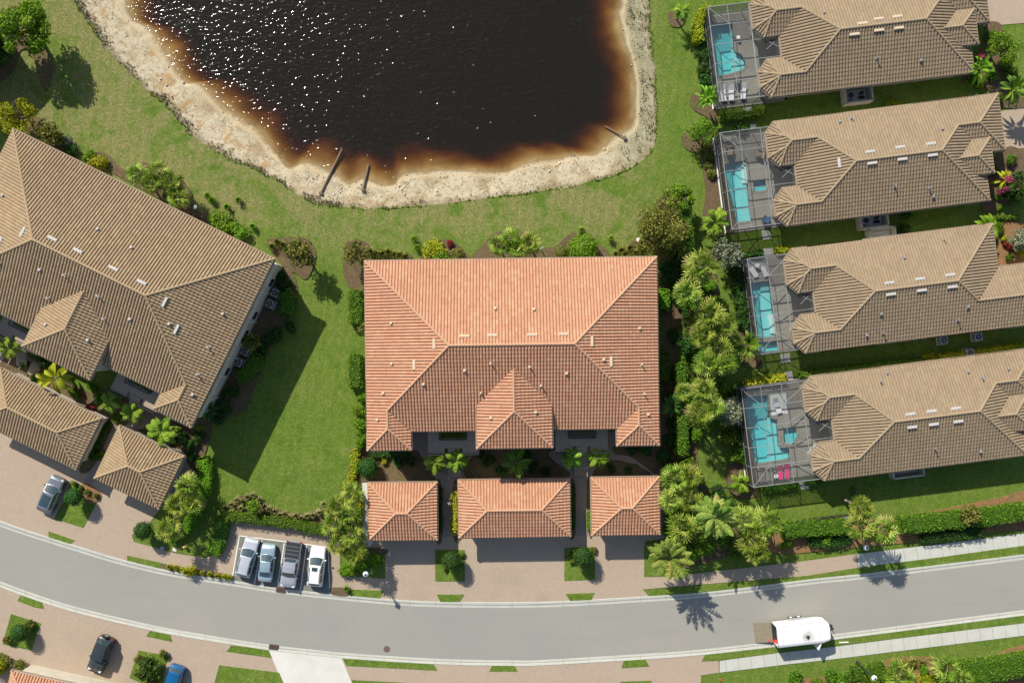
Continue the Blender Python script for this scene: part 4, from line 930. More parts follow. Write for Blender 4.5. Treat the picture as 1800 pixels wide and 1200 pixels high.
def feather_crown(r, rg, mat, nf=22, z=0, leaflets=20, lw=.055, ll=.42, elr=(-15, 60), droop=.55):
    parts = []
    for i in range(nf):
        el = R(rg.uniform(*elr)); az = i*2.39996+rg.uniform(-.2, .2); L = r*rg.uniform(.9, 1.15)/max(.6, math.cos(el)*.9+.1); val = np.clip(rg.normal(.5, .2), 0, 1)
        ks = np.linspace(0, 1, 9); hx = L*ks*math.cos(el)*(1-.12*ks); hz = z+L*ks*math.sin(el)-droop*L*ks**2.2
        C = np.stack([hx*math.cos(az), hx*math.sin(az), hz], 1); parts.append(ribbon(C, np.linspace(.05, .015, 9), .7))
        sd = np.array((-math.sin(az), math.cos(az), 0)); out = np.array((math.cos(az), math.sin(az), 0))
        for j in range(leaflets):
            t = .12+.88*j/(leaflets-1); p = np.array([np.interp(t, ks, C[:, a]) for a in range(3)]); l_ = ll*r*math.sin(math.pi*min(.97, .12+.88*t))**.6*.62
            for s_ in (-1, 1):
                dd = sd*s_*.85+out*.5+np.array((0, 0, -.12+rg.uniform(-.2, .25))); q = p+dd*l_*.6; e = p+dd*l_+np.array((0, 0, -.22*l_))
                parts.append(ribbon(np.array([p, q, e]), np.array([lw, lw*.9, .008])*r/1.6, np.clip(val+rg.uniform(-.2, .2), 0, 1), up=np.array((0, 0, 1.0))+rg.normal(0, .3, 3)))
    return join(parts, 'crown', mat)
def broad_crown(r, rg, mat, nl=12, z=0, wd=.3, elr=(10, 65)):
    parts = []
    for i in range(nl):
        el = R(rg.uniform(*elr)); az = i*2.39996+rg.uniform(-.2, .2); L = r*rg.uniform(.85, 1.15)/max(.55, math.cos(el)); val = np.clip(rg.normal(.5, .25), 0, 1)
        ks = np.linspace(0, 1, 9); hx = L*ks*math.cos(el)*(1-.1*ks); hz = z+L*ks*math.sin(el)-.55*L*ks**2.3; C = np.stack([hx*math.cos(az), hx*math.sin(az), hz], 1)
        wdt = wd*r*np.array([.06, .06, .5, .95, 1, .95, .8, .5, .04]); sd = np.array((-math.sin(az), math.cos(az), 0))
        for s_ in (-1, 1):
            v = np.concatenate([C, C+sd*s_*wdt[:, None]/2+np.array((0, 0, 1))*wdt[:, None]*.16]); parts.append((v, np.array([(k, k+9, k+10, k+1) for k in range(8)]), np.stack([np.clip(val+.12*s_+rg.uniform(-.1, .1, 8), 0, 1), np.zeros(8)], 1)))
    return join(parts, 'crown', mat)
def tuft_mesh(r, h, rg, mat, n=70, name='tuft'):
    parts = []
    for i in range(n):
        a = rg.uniform(0, 2*math.pi); rr = r*rg.uniform(.5, 1.1); p0 = np.array((.12*r*math.cos(a), .12*r*math.sin(a), 0)); hh = h*rg.uniform(.6, 1.1)
        p = np.array([p0, (rr*.5*math.cos(a), rr*.5*math.sin(a), hh), (rr*math.cos(a+.1), rr*math.sin(a+.1), hh*.55)]); parts.append(ribbon(p, np.array([.03, .045, .008])*(r/.5), np.clip(rg.normal(.5, .25), 0, 1)))
    return join(parts, name, mat)
def shrub_mesh(r, h, rg, mat, leaf=.2, blobs=9, dens=55, name='shrub'):
    parts = []
    for i in range(blobs):
        a = rg.uniform(0, 2*math.pi); rr = r*.6*math.sqrt(rg.uniform(0, 1)); br = r*rg.uniform(.38, .55); p, d = blob_pts(int(dens*4*math.pi*br*br*.5), br, br, min(br, h*.5), rg, -.4)
        off = np.array((rr*math.cos(a), rr*math.sin(a), h*rg.uniform(.45, .62))); p += off; parts.append(leafquads(p, d, leaf, rg, .65))
        c = core_blob(br*.72, br*.72, min(br, h*.5)*.7, 0, 1.0); c.v = [(x+off[0], y+off[1], z+off[2]) for x, y, z in c.v]; parts += mbpart(c, .05)
    return join(parts, name, mat)
cnt = [0]
def RG(): cnt[0] += 1; return np.random.default_rng(1000+cnt[0])
def plant(kind, px, py, z, r, label, group=None, mat=None, rz=None, **k):
    """z: crown height; px,py: where the crown shows in the photograph"""
    x, y = P(px, py, z); rr = random.Random(int(px*13+py*7)); rz = rr.uniform(0, 6.28) if rz is None else rz; v = rr.randrange(3)
    if kind == 'fan':
        crown = cached(('fan', v), lambda: fan_crown(1.8, RG(), L_FAN)); tr = cached(('ft', v), lambda: trunk_mesh(5, .17, .13, RG(), mat=M_PTRUNK)); nm, cat, sc0, zh = 'fan_palm', 'palm', r/1.8, z
    elif kind == 'date':
        crown = cached(('date', v), lambda: feather_crown(2.6, RG(), L_DATE, 40, leaflets=26, lw=.06, ll=.34, elr=(-25, 65), droop=.32)); tr = cached(('dt', 0), lambda: trunk_mesh(5, .30, .24, RG(), mat=M_PTRUNK)); nm, cat, sc0, zh = 'date_palm', 'palm', r/2.6, z
    elif kind == 'feather':
        crown = cached(('fe', v), lambda: feather_crown(1.5, RG(), L_FEATH, 15, leaflets=15, lw=.10, ll=.42)); tr = cached(('fet', 0), lambda: trunk_mesh(5, .11, .08, RG(), mat=M_PTRUNK)); nm, cat, sc0, zh = 'feather_palm', 'palm', r/1.5, z
    elif kind == 'banana':
        m = mat or L_BANANA; crown = cached(('ba', v, m.name), lambda: broad_crown(1.8, RG(), m)); tr = cached(('bt', 0), lambda: trunk_mesh(5, .13, .10, RG(), mat=M_PTRUNK)); nm, cat, sc0, zh = 'banana_plant', 'plant', r/1.8, z
    elif kind == 'paradise':
        m = mat or L_BANANA; crown = cached(('pa', v, m.name), lambda: broad_crown(1.4, RG(), m, 24, wd=.2, elr=(20, 80))); nm, cat, sc0, zh = 'broadleaf_plant', 'plant', r/1.4, z; tr = None
    elif kind == 'tree':
        m = mat or L_DARK; nm, cat, sc0, zh = k.get('nm', 'leafy_tree'), 'tree', 1, z
        crown = crown_mesh(r, r*.9, -r*.25, RG(), m, k.get('leaf', .3), k.get('blobs', 26), k.get('dens', 34)); tr = trunk_mesh(max(z, .8), .05*r+.05, .03*r+.03, RG(), 7, r*.6)
    elif kind == 'ball':
        m = mat or L_DARK; nm, cat, sc0, zh = 'round_shrub', 'shrub', r/1.1, z
        crown = cached(('bal', v, m.name), lambda: join(ball_mesh(1.1, 1.0, 0, RG()), 'crown', m)); tr = cached(('blt', 0), lambda: trunk_mesh(5, .12, .1, RG()))
    elif kind == 'shrub':
        m = mat or L_HEDGE; nm, cat = 'shrub', 'shrub'; me = cached(('sh', v, m.name), lambda: shrub_mesh(1.0, 1.0, RG(), m)); o = link(nm, me, None, (x, y, .1), rz); o.scale = (r, r, z); return tag(o, label, cat, group)
    elif kind == 'tuft':
        m = mat or L_GRASS; nm, cat = 'grass_clump', 'plant'; me = cached(('tu', v, m.name), lambda: tuft_mesh(.5, .6, RG(), m)); o = link(nm, me, None, (x, y, .1), rz); s_ = r/.5; o.scale = (s_, s_, s_); return tag(o, label, cat, group)
    t = thing(nm, label, cat, (x, y, .09), rz, group)
    c = link('crown', crown, t, (0, 0, zh-.09)); c.scale = (sc0,)*3
    if tr:
        q = link('trunk', tr, t); q.scale = (max(.8, sc0), max(.8, sc0), (zh if kind != 'tree' else zh)/(5 if kind != 'tree' else max(z, .8)))
    return t
ORD = ['first', 'second', 'third', 'fourth', 'fifth', 'sixth', 'seventh', 'eighth', 'ninth', 'tenth', 'eleventh', 'twelfth', 'thirteenth', 'fourteenth', 'fifteenth', 'sixteenth', 'seventeenth', 'eighteenth', 'nineteenth', 'twentieth', 'twenty-first', 'twenty-second', 'twenty-third', 'twenty-fourth']
def row(kind, pts, z, what, where, group, **k):
    """pts: (px,py,r[,z]) listed in the order the label counts them"""
    for i, p in enumerate(pts): plant(kind, p[0], p[1], p[3] if len(p) > 3 else z, p[2], '%s %s %s' % (ORD[i], what, where), group, **k)
# palms
row('fan', [(330, 853, 1.7), (311, 889, 1.8), (337, 884, 1.5), (296, 931, 1.7)], 4.2, 'fan palm from the top', 'in the hedge by the small brown garage', 'fan palms by the brown garage')
row('fan', [(618, 868, 1.6), (592, 893, 1.7), (614, 905, 1.6), (588, 921, 1.8), (620, 942, 1.7), (597, 957, 1.6), (624, 972, 1.6)], 4.4, 'fan palm from the top', 'between the parked cars and the left orange garage', 'fan palms between the parking bay and the garages')
row('fan', [(876, 430, 1.4), (897, 419, 1.5), (908, 436, 1.4), (932, 428, 1.6)], 3.6, 'fan palm from the left', 'behind the orange roofed block', 'fan palms behind the orange roofed block')
row('fan', [(240, 306, 1.5), (277, 303, 1.6), (266, 322, 1.4), (301, 322, 1.6), (312, 347, 1.5)], 3.6, 'fan palm from the left', 'along the lake side of the brown roofed block', 'fan palms behind the brown roofed block')
row('fan', [(1232, 470, 2.3), (1210, 515, 1.9), (1250, 552, 2.1), (1274, 572, 1.7), (1237, 590, 1.8), (1262, 612, 2.0), (1243, 640, 1.8), (1275, 638, 1.7), (1240, 684, 1.8), (1231, 729, 1.9), (1256, 716, 1.5)], 5.6, 'fan palm from the top', 'in the bed between the orange block and the villas', 'fan palms east of the orange block')
row('fan', [(1187, 842, 2.0), (1213, 838, 1.7), (1180, 880, 1.6), (1214, 880, 1.8), (1200, 927, 2.1), (1313, 914, 1.9), (1349, 920, 2.2), (1322, 950, 2.1), (1333, 972, 1.6)], 5.0, 'fan palm counting down', 'in the corner planting right of the orange garages', 'fan palms at the corner by the road')
row('fan', [(1516, 893, 1.6), (1514, 925, 1.9), (1556, 933, 1.9)], 5.6, 'fan palm from the top', 'rising over the road hedge under the lowest villa', 'fan palms in the road hedge')
row('fan', [(1583, 1187, 2.0), (1664, 1176, 1.9), (1690, 1196, 1.6)], 3.2, 'fan palm from the left', 'in the bark bed at the bottom right', 'fan palms at the bottom right')
plant('date', 1256, 908, 6.2, 2.6, 'large date palm between the corner fan palms and the lowest pool cage')
plant('date', 1177, 980, 5.6, 2.5, 'large date palm at the edge of the walk right of the garages')
row('feather', [(763, 812, 1.5), (803, 808, 1.5), (1007, 804, 1.5), (1052, 803, 1.5)], 3.2, 'feathery palm from the left', 'at the stairs between orange block and garages', 'feather palms at the stairs')
row('feather', [(16, 612, 1.4), (193, 706, 1.4), (233, 724, 1.5), (285, 757, 2.0)], 3.4, 'feathery palm from the left', 'in the garden of the brown roofed block', 'feather palms in the brown block garden')
plant('feather', 1197, 20, 2.6, 1.2, 'small feathery palm in its own bed right of the lake')
plant('feather', 1256, 390, 2.4, 1.9, 'bushy palm at the lower left corner of the second pool cage', mat=None)
plant('feather', 1301, 848, 1.8, 1.4, 'bright green feathery palm at the corner of the lowest pool cage')
plant('banana', 98, 664, 3.2, 2.1, 'yellow green banana plant behind the wide brown garage', mat=L_LIME)
plant('banana', 907, 812, 3.0, 2.0, 'dark banana plant in the shade behind the middle orange garage')
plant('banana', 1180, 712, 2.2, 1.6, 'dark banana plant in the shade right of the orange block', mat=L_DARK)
plant('banana', 1736, 400, 2.4, 1.9, 'bright banana plant at the end wall of the third villa', mat=L_BRIGHT)
plant('paradise', 1240, 172, 2.6, 1.8, 'broad leaved clump at the lower left of the top pool cage', mat=L_BRIGHT)
plant('paradise', 1310, 607, 2.6, 2.1, 'broad leaved dark clump at the foot of the third pool cage')
plant('paradise', 1716, 122, 2.4, 2.0, 'broad leaved clump with pink flowers at the end of the top villa', mat=L_BRIGHT)
plant('paradise', 1778, 158, 3.0, 2.0, 'pale broad leaved plant in front of the second villa entrance')
plant('paradise', 1762, 318, 1.6, 1.3, 'yellow tinged plant by the entrance of the second villa', mat=L_LIME)
plant('paradise', 366, 720, 1.6, 1.4, 'shaded broad leaved plant at the end wall of the brown block', mat=L_DARK)
# trees
plant('tree', 38, 50, 4.3, 3.5, 'big green tree at the top left casting a ragged shadow', mat=L_BRIGHT, blobs=34, leaf=.34)
plant('tree', -8, 90, 3.0, 2.5, 'dark tree half outside the top left edge', mat=L_DARK)
plant('tree', 30, 205, 3.0, 2.5, 'yellow green tree over the corner of the brown roofed block', mat=L_LIME, dens=26)
plant('tree', 85, 235, 1.8, 1.9, 'grey green bush beside the yellow tree', mat=L_OLIVE)
plant('tree', 528, 445, 3.4, 2.0, 'loose tree on the lawn corner between the two blocks', mat=L_OLIVE, dens=26)
plant('tree', 627, 446, 2.4, 1.7, 'olive tree at the left rear corner of the orange block', mat=L_OLIVE, dens=30)
plant('tree', 1168, 402, 3.8, 3.9, 'wide olive coloured tree at the right rear corner of the orange block', mat=L_OLIVE, blobs=40, dens=30, leaf=.26)
plant('tree', 1193, 348, 3.0, 1.9, 'bright green tree at the head of the tall hedge', mat=L_BRIGHT)
plant('tree', 1766, 84, 3.2, 2.3, 'airy lime green tree on the lawn by the top villa', mat=L_BRIGHT, leaf=.22)
plant('tree', 1280, 448, 3.0, 2.0, 'silvery green tree above the third pool cage', mat=L_GREY, dens=26)
plant('tree', 1228, 230, 2.4, 2.0, 'feathery green tree between the two upper pool cages', mat=L_BRIGHT, leaf=.2)
plant('tree', 1283, 722, 2.6, 1.9, 'silver leaved tree beside the widest pool cage', mat=L_GREY, dens=30)
plant('tree', 1706, 905, 2.2, 1.3, 'dark loose tree growing through the road hedge', mat=L_OLIVE)
plant('tree', 1208, 602, 2.0, 1.6, 'dense dull green tree left of the palm row', mat=L_DARK)
plant('tree', 1218, 560, 2.2, 1.3, 'small grey green tree at the top of the palm row', mat=L_OLIVE)
plant('tree', 1226, 640, 2.0, 1.3, 'dark bushy tree between the long hedge and the palm row', mat=L_DARK)
plant('tree', 440, 600, 1.8, 1.2, 'yellowish shrub tree against the end wall of the brown block', mat=L_OLIVE)
plant('tree', 640, 580, 1.6, 1.0, 'thin pale shrub between the two clipped hedges', mat=L_OLIVE, dens=24)
plant('tree', 1790, 325, 2.4, 1.7, 'pink flowering tree by the second villa drive', mat=L_DARK)
plant('tree', 445, 890, 1.6, 1.0, 'small green tree in the grasses behind the parked cars', mat=L_BRIGHT)
plant('tree', 1795, 420, 2.0, 1.6, 'pale airy tree at the right edge beside the third villa', mat=L_GREY)
# round shrubs
row('ball', [(130, 873, 1.05), (252, 932, 1.05), (794, 985, 1.15), (1025, 978, 1.2)], 1.9, 'clipped ball tree from the left', 'north of the road', 'clipped balls in the grass islands', mat=L_DARK)
plant('ball', 35, 1112, 1.5, 1.05, 'clipped ball shrub in the island at the bottom left', 'clipped balls in the grass islands')
plant('tree', 262, 1174, 1.6, 1.45, 'bushy dark tree in the island beside the blue car', mat=L_DARK)
plant('ball', 647, 822, 1.4, 1.2, 'dark ball shrub beside the yellow hedge')
plant('ball', 1025, 438, 1.3, 1.8, 'large bright rounded shrub behind the orange block', mat=L_BRIGHT)
plant('ball', 987, 444, .8, .8, 'small olive mound beside the large rounded shrub', mat=L_OLIVE)
plant('shrub', 764, 443, .9, 1.6, 'yellow mound behind the orange block', mat=L_LIME)
plant('shrub', 800, 448, .8, 1.1, 'dull tan green mound beside the yellow one', mat=L_OLIVE)
plant('shrub', 776, 451, 1.3, 1.0, 'bright green bush in front of the yellow mound', mat=L_BRIGHT)
plant('shrub', 791, 427, .6, .5, 'dark red bush above the yellow mound', mat=L_RED)
plant('shrub', 171, 283, .9, 1.3, 'golden mound on the lake side of the brown block', mat=L_LIME)
plant('shrub', 152, 276, .9, 1.0, 'green bush beside the golden mound', mat=L_BRIGHT)
plant('shrub', 388, 388, 1.1, 1.6, 'bright oval bush near the lake corner of the brown roof', mat=L_BRIGHT)
plant('shrub', 412, 402, 1.1, 1.5, 'second bright bush next to the oval one', mat=L_BRIGHT)
plant('shrub', 300, 337, .8, 1.2, 'low green bush under the lake side palms', mat=L_DARK)
plant('shrub', 105, 245, 1.2, 1.2, 'grey green bush above the brown roof edge', mat=L_GREY)
plant('shrub', 122, 262, .9, .9, 'dark bush above the brown roof edge', mat=L_DARK)
row('shrub', [(1756, 348, .42), (1768, 335, .45), (1758, 365, .42), (1773, 346, .45)], .5, 'small round green bush', 'by the entrance bed of the second villa', 'small round bushes at the second villa', mat=L_BRIGHT)
row('shrub', [(1706, 98, .5), (1725, 97, .5)], .8, 'pink blossoming bush from the left', 'at the end of the top villa', 'pink bushes', mat=L_PINK)
row('shrub', [(1778, 315, .7), (1794, 329, .6), (1772, 333, .4)], 2.6, 'cluster of pink blossom', 'on the flowering tree by the second villa', 'pink blossoms', mat=L_PINK)
row('shrub', [(1776, 432, .5), (1781, 437, .45), (1770, 428, .4)], .6, 'red leaved bush', 'in the bark bed of the third villa', 'red bushes at the third villa', mat=L_RED)
row('shrub', [(1790, 436, .5), (1766, 419, .4), (1798, 432, .4), (1797, 445, .4)], .6, 'yellow leaved bush', 'in the bark bed of the third villa', 'yellow bushes at the third villa', mat=L_YEL)
plant('shrub', 158, 716, .6, .6, 'dark red bush in the shade behind the wide brown garage', mat=L_RED)
plant('shrub', 78, 633, 1.0, .9, 'dark green bush below the brown block gable', mat=L_DARK)
row('shrub', [(129, 850, .35), (141, 858, .35), (153, 865, .4), (168, 871, .35)], .5, 'little green bush from the left', 'in the island by the parked crossover', 'little bushes in the island', mat=L_OLIVE)
row('shrub', [(12, 1126, .6), (50, 1098, .6), (35, 1172, .9), (2, 1165, 1.2)], .8, 'green bush', 'at the bottom left corner planting', 'bushes at the bottom left', mat=L_OLIVE)
row('shrub', [(244, 1160, .6), (240, 1184, .6), (262, 1197, .7), (285, 1150, .5)], .8, 'olive bush', 'in the island beside the blue car', 'bushes beside the blue car', mat=L_OLIVE)
row('shrub', [(812, 975, .4), (782, 1000, .35), (1044, 966, .4), (1006, 987, .4), (1004, 973, .35)], .5, 'small bush', 'at the foot of the clipped balls by the road', 'small bushes under the clipped balls', mat=L_OLIVE)
row('shrub', [(1399, 1194, 1.0), (1462, 1190, .9), (1485, 1195, 1.1)], 1.2, 'rounded bush from the left', 'in the bark bed at the bottom edge', 'rounded bushes at the bottom edge', mat=L_HEDGE)
row('shrub', [(1380, 959, .8), (1457, 947, .9), (1215, 975, 1.0), (1238, 960, 1.3), (1190, 1000, .9), (1200, 960, 1.4)], 1.0, 'bright bush', 'in the planting along the road walk', 'bushes along the road walk', mat=L_BRIGHT)
row('shrub', [(1190, 905, 1.5), (1222, 905, 1.6), (1230, 940, 1.5), (1180, 935, 1.2), (1275, 945, 1.4), (1300, 970, 1.3)], 1.3, 'dark green bush', 'under the corner palms', 'bushes under the corner palms', mat=L_HEDGE)
row('shrub', [(1218, 500, 1.3), (1232, 530, 1.4), (1222, 585, 1.3), (1240, 615, 1.4), (1222, 670, 1.2), (1255, 660, 1.4), (1262, 700, 1.2), (1284, 770, 1.2), (1296, 800, 1.0), (1268, 680, 1.3)], 1.2, 'green bush counting down', 'under the row of palms left of the villas', 'bushes under the palm row', mat=L_HEDGE)
row('shrub', [(1238, 95, 1.0), (1240, 118, 1.1), (1243, 140, 1.0), (1237, 75, .8)], 1.0, 'dark shrub', 'against the left wall of the top cage', 'dark shrubs at the top cage', mat=L_DARK)
row('shrub', [(1246, 290, .6), (1251, 305, .7), (1246, 275, .7), (1240, 262, .9)], .7, 'brownish shrub', 'in the bed left of the second cage', 'shrubs at the second cage', mat=L_OLIVE)
row('shrub', [(1294, 458, 1.0), (1298, 480, 1.1), (1300, 503, 1.0), (1303, 526, 1.1), (1306, 548, 1.0), (1308, 568, 1.0)], 1.1, 'dark glossy shrub counting down', 'left of the third cage', 'dark shrubs at the third cage', mat=L_DARK)
row('shrub', [(1300, 762, .8), (1303, 785, .9), (1308, 808, .8), (1296, 690, 1.2)], .9, 'dark shrub', 'left of the widest cage', 'dark shrubs at the widest cage', mat=L_DARK)
row('shrub', [(635, 700, .8), (632, 722, .9), (634, 745, .9), (633, 765, .8), (632, 780, .7)], 1.3, 'leafy green shrub counting down', 'against the left wall of the orange block', 'shrubs at the left wall of the orange block', mat=L_BRIGHT)
row('shrub', [(1590, 404, .9), (1593, 372, .9), (1620, 590, .6)], .9, 'green shrub', 'in the shaded strip between villas', 'shrubs between the villas', mat=L_DARK)
plant('shrub', 1571, 183, .9, .9, 'lime green round bush above the second villa roof', mat=L_LIME)
plant('shrub', 1634, 628, .7, .75, 'lime green round bush above the lowest villa roof', mat=L_LIME)
row('shrub', [(606, 1001, .9), (620, 1003, .7), (634, 994, .8), (660, 985, .9)], .8, 'green shrub from the left', 'in the corner bed beside the white parked car', 'shrubs by the white parked car', mat=L_BRIGHT)
row('shrub', [(700, 812, .8), (720, 812, .7), (680, 798, .6)], .7, 'shaded green shrub', 'behind the left orange garage', 'shrubs behind the left garage', mat=L_DARK)
plant('shrub', 675, 811, .6, .4, 'yellow leaved bush behind the left orange garage', mat=L_YEL)
plant('ball', 1166, 800, .7, .9, 'dark shrub at the lower right corner of the orange block')
row('shrub', [(300, 775, .8), (320, 770, .9), (338, 780, .8), (335, 800, .7), (350, 765, .7)], .8, 'green shrub', 'behind the small brown garage', 'shrubs behind the small brown garage', mat=L_DARK)
# flowering strip along the kerb and grass clumps
row('tuft', [(297, 996, .5), (309, 997, .5), (320, 1001, .5), (333, 1003, .95), (340, 1001, .8), (355, 1007, .45), (368, 1009, .45), (382, 1012, .5), (394, 1013, .5), (403, 1015, .45)], .5, 'yellow green tuft from the left', 'in the strip beside the kerb', 'tufts in the kerb strip', mat=L_LIME)
gt = [(398, 893), (408, 886), (418, 878), (428, 881), (436, 873), (446, 870), (458, 878), (466, 889), (474, 894), (484, 898), (492, 905), (502, 903), (510, 909), (520, 906), (531, 910), (541, 906), (551, 905), (562, 900), (572, 897), (580, 889), (424, 893), (410, 899), (570, 885), (585, 880)]
for i, (x, y) in enumerate(sorted(gt)): plant('tuft', x, y, .5, .62, ORD[i]+' straw green clump from the left, in the curved bed behind the parked cars', 'grass clumps in the curved bed')
for i, (x, y) in enumerate(sorted([(652, 442), (662, 447), (672, 447), (683, 444), (694, 448), (704, 449), (712, 452)])): plant('tuft', x, y, .6, .8, ORD[i]+' dark clump from the left, at the left rear of the orange block', 'grass clumps at the left rear corner', mat=L_OLIVE)
for i, (x, y) in enumerate(sorted([(1083, 446), (1092, 440), (1100, 447), (1108, 436), (1117, 445), (1127, 437), (1128, 428)])): plant('tuft', x, y, .6, .7, ORD[i]+' olive clump from the left, at the right rear of the orange block', 'grass clumps at the right rear', mat=L_OLIVE)
for i, (x, y) in enumerate(sorted([(1574, 1164), (1588, 1166), (1604, 1163), (1620, 1164), (1641, 1160), (1652, 1166)])): plant('tuft', x, y, .6, .75, ORD[i]+' clump from the left, in the bark bed at bottom right', 'grass clumps at the bottom right', mat=L_OLIVE)
for i, (x, y) in enumerate(sorted([(478, 433), (487, 425), (497, 430), (505, 440)])): plant('tuft', x, y, .6, .7, ORD[i]+' olive clump from the left, at the lake corner of the brown block', 'clumps at the lake corner of the brown block', mat=L_OLIVE)
for i, (x, y) in enumerate(sorted([(728, 420), (733, 436), (420, 352), (366, 344), (374, 352), (400, 364), (1022, 405), (1073, 420), (445, 398), (610, 1033)])): plant('tuft', x, y, .3, .6, ORD[i]+' from the left, coarse weed tuft growing in the lawn', 'weed tufts in the lawn', mat=L_BRIGHT)
# hedges
hedge('hedge', [(1199, 640), (1200, 690), (1201, 740), (1200, 800)], 1.35, 2.1, L_HEDGE, 'long clipped hedge along the right side of the orange block')
hedge('hedge', [(1206, 812), (1216, 830), (1226, 852)], 1.9, 2.0, L_HEDGE, 'short thick hedge continuing the long one to the corner palms')
hedge('hedge', [(1204, 352), (1207, 400), (1210, 452)], 1.5, 3.0, L_HEDGE, 'tall hedge behind the olive tree')
hedge('hedge', [(1218, 520), (1228, 570), (1236, 620)], 1.3, 1.6, L_BRIGHT, 'hedge left of the villas at the head of the palm row')
hedge('clipped_hedge', [(624, 511), (624, 568)], 1.5, 1.3, L_HEDGE, 'upper of two boxy hedges left of the orange block', 'boxy hedges left of the orange block')
hedge('clipped_hedge', [(624, 624), (624, 681)], 1.5, 1.3, L_HEDGE, 'lower of two boxy hedges left of the orange block', 'boxy hedges left of the orange block')
hedge('clipped_hedge', [(1167, 510), (1168, 545)], 1.3, 1.3, L_BRIGHT, 'upper boxy hedge in the shadow right of the orange block', 'boxy hedges right of the orange block')
hedge('clipped_hedge', [(1167, 622), (1168, 670)], 1.3, 1.3, L_HEDGE, 'lower boxy hedge in the shadow right of the orange block', 'boxy hedges right of the orange block')
hedge('hedge', [(625, 792), (623, 815), (618, 840), (606, 862)], 1.0, .8, L_LIME, 'yellow hedge bordering the lawn by the ball shrub')
hedge('hedge', [(629, 868), (630, 900), (628, 926)], .9, .9, L_LIME, 'yellow hedge left of the left orange garage')
hedge('hedge', [(392, 906), (440, 912), (500, 919), (574, 934)], 1.15, 1.1, L_HEDGE, 'hedge curving behind the four parked cars')
hedge('hedge', [(390, 910), (385, 945), (373, 974)], 1.6, 1.1, L_HEDGE, 'hedge at the left end of the parking bay')
hedge('hedge', [(353, 806), (361, 830), (357, 860), (345, 895), (326, 928), (292, 945)], 1.5, 1.2, L_BRIGHT, 'bright curved hedge round the small brown garage')
hedge('hedge', [(1378, 936), (1400, 931), (1440, 929), (1492, 926)], 1.7, 1.7, L_HEDGE, 'left length of the hedge along the road', 'hedge lengths along the road')
hedge('hedge', [(1586, 925), (1640, 919), (1700, 913), (1750, 908), (1800, 900), (1900, 888)], 1.9, 1.8, L_HEDGE, 'right length of the hedge along the road', 'hedge lengths along the road')
hedge('low_hedge', [(1425, 951), (1460, 955), (1495, 946)], 1.3, .8, L_DARK, 'left low hedge in the shade of the road hedge')
hedge('low_hedge', [(1622, 944), (1675, 941), (1730, 932)], 1.4, .8, L_DARK, 'right low hedge in the shade of the road hedge')
hedge('hedge', [(1694, 1185), (1740, 1180), (1800, 1170), (1900, 1155)], 2.6, 1.4, L_HEDGE, 'wide hedge at the bottom right corner')
hedge('clipped_hedge', [(1500, 1187), (1530, 1182), (1555, 1178)], 1.9, .8, L_HEDGE, 'pale clipped block in the bark bed at the bottom')
hedge('hedge', [(1620, 1195), (1660, 1200), (1685, 1200)], 1.2, .8, L_LIME, 'yellowish hedge between the bottom right palms')
hedge('hedge', [(1250, 12), (1232, 25), (1227, 45), (1230, 72)], 1.15, 1.5, L_LIME, 'yellow hedge curling round the top pool cage', dens=80)
hedge('low_hedge', [(1268, 205), (1300, 203), (1345, 196)], .9, .9, L_HEDGE, 'low hedge under the top pool cage')
hedge('low_hedge', [(1295, 226), (1312, 222)], .8, .8, L_DARK, 'dark low hedge above the second pool cage')
hedge('low_hedge', [(1366, 440), (1390, 437)], .8, .8, L_LIME, 'yellow green hedge stub above the third villa roof')
hedge('low_hedge', [(1290, 452), (1340, 443)], .7, .7, L_DARK, 'dark low hedge above the third pool cage')
hedge('low_hedge', [(1405, 659), (1425, 656), (1500, 647), (1620, 633)], .8, .8, L_HEDGE, 'long low hedge along the upper wall of the lowest villa')
hedge('low_hedge', [(1650, 627), (1700, 620), (1800, 607)], .7, .8, L_LIME, 'yellow low hedge by the air conditioners of the lowest villa')
hedge('croton_hedge', [(1310, 674), (1340, 668), (1382, 663)], .9, .8, L_YEL, 'row of yellow crotons above the widest pool cage')
hedge('low_hedge', [(1342, 860), (1375, 857), (1402, 852)], .8, .8, L_HEDGE, 'low hedge with yellow leaves under the widest pool cage')
hedge('low_hedge', [(1418, 848), (1445, 845)], .8, .8, L_HEDGE, 'short hedge under the corner of the lowest villa')
hedge('low_hedge', [(1745, 385), (1790, 380)], .5, .6, L_HEDGE, 'thin hedge by the porch of the third villa')
hedge('hedge', [(497, 512), (506, 530), (500, 552)], 1.6, 1.2, L_HEDGE, 'upper rounded hedge screening the air conditioners of the brown block', 'hedges screening air conditioners')
hedge('hedge', [(452, 625), (440, 650), (418, 665)], 1.5, 1.2, L_HEDGE, 'lower rounded hedge screening the air conditioners of the brown block', 'hedges screening air conditioners')
hedge('low_hedge', [(477, 585), (468, 605)], 1.0, .9, L_DARK, 'short dark hedge between the two rounded ones')
hedge('low_hedge', [(799, 868), (798, 900), (798, 938)], .75, .9, L_YEL, 'variegated hedge left of the middle orange garage')
hedge('low_hedge', [(772, 858), (773, 900), (773, 935)], .5, .7, L_DARK, 'dark hedge right of the left orange garage')
hedge('low_hedge', [(1006, 855), (1007, 930)], .5, .6, L_DARK, 'dark hedge right of the middle orange garage')
hedge('low_hedge', [(1036, 900), (1036, 932)], .5, .6, L_BRIGHT, 'bright hedge left of the right orange garage')
hedge('low_hedge', [(650, 800), (690, 798), (718, 796)], .7, .8, L_DARK, 'shaded low hedge under the left gable of the orange block')
hedge('low_hedge', [(665, 444), (690, 447)], .6, .6, L_DARK, 'dark low hedge at the left rear of the orange block')
hedge('low_hedge', [(186, 742), (172, 770), (155, 805)], .9, .7, L_DARK, 'dark hedge along the end of the wide brown garage')
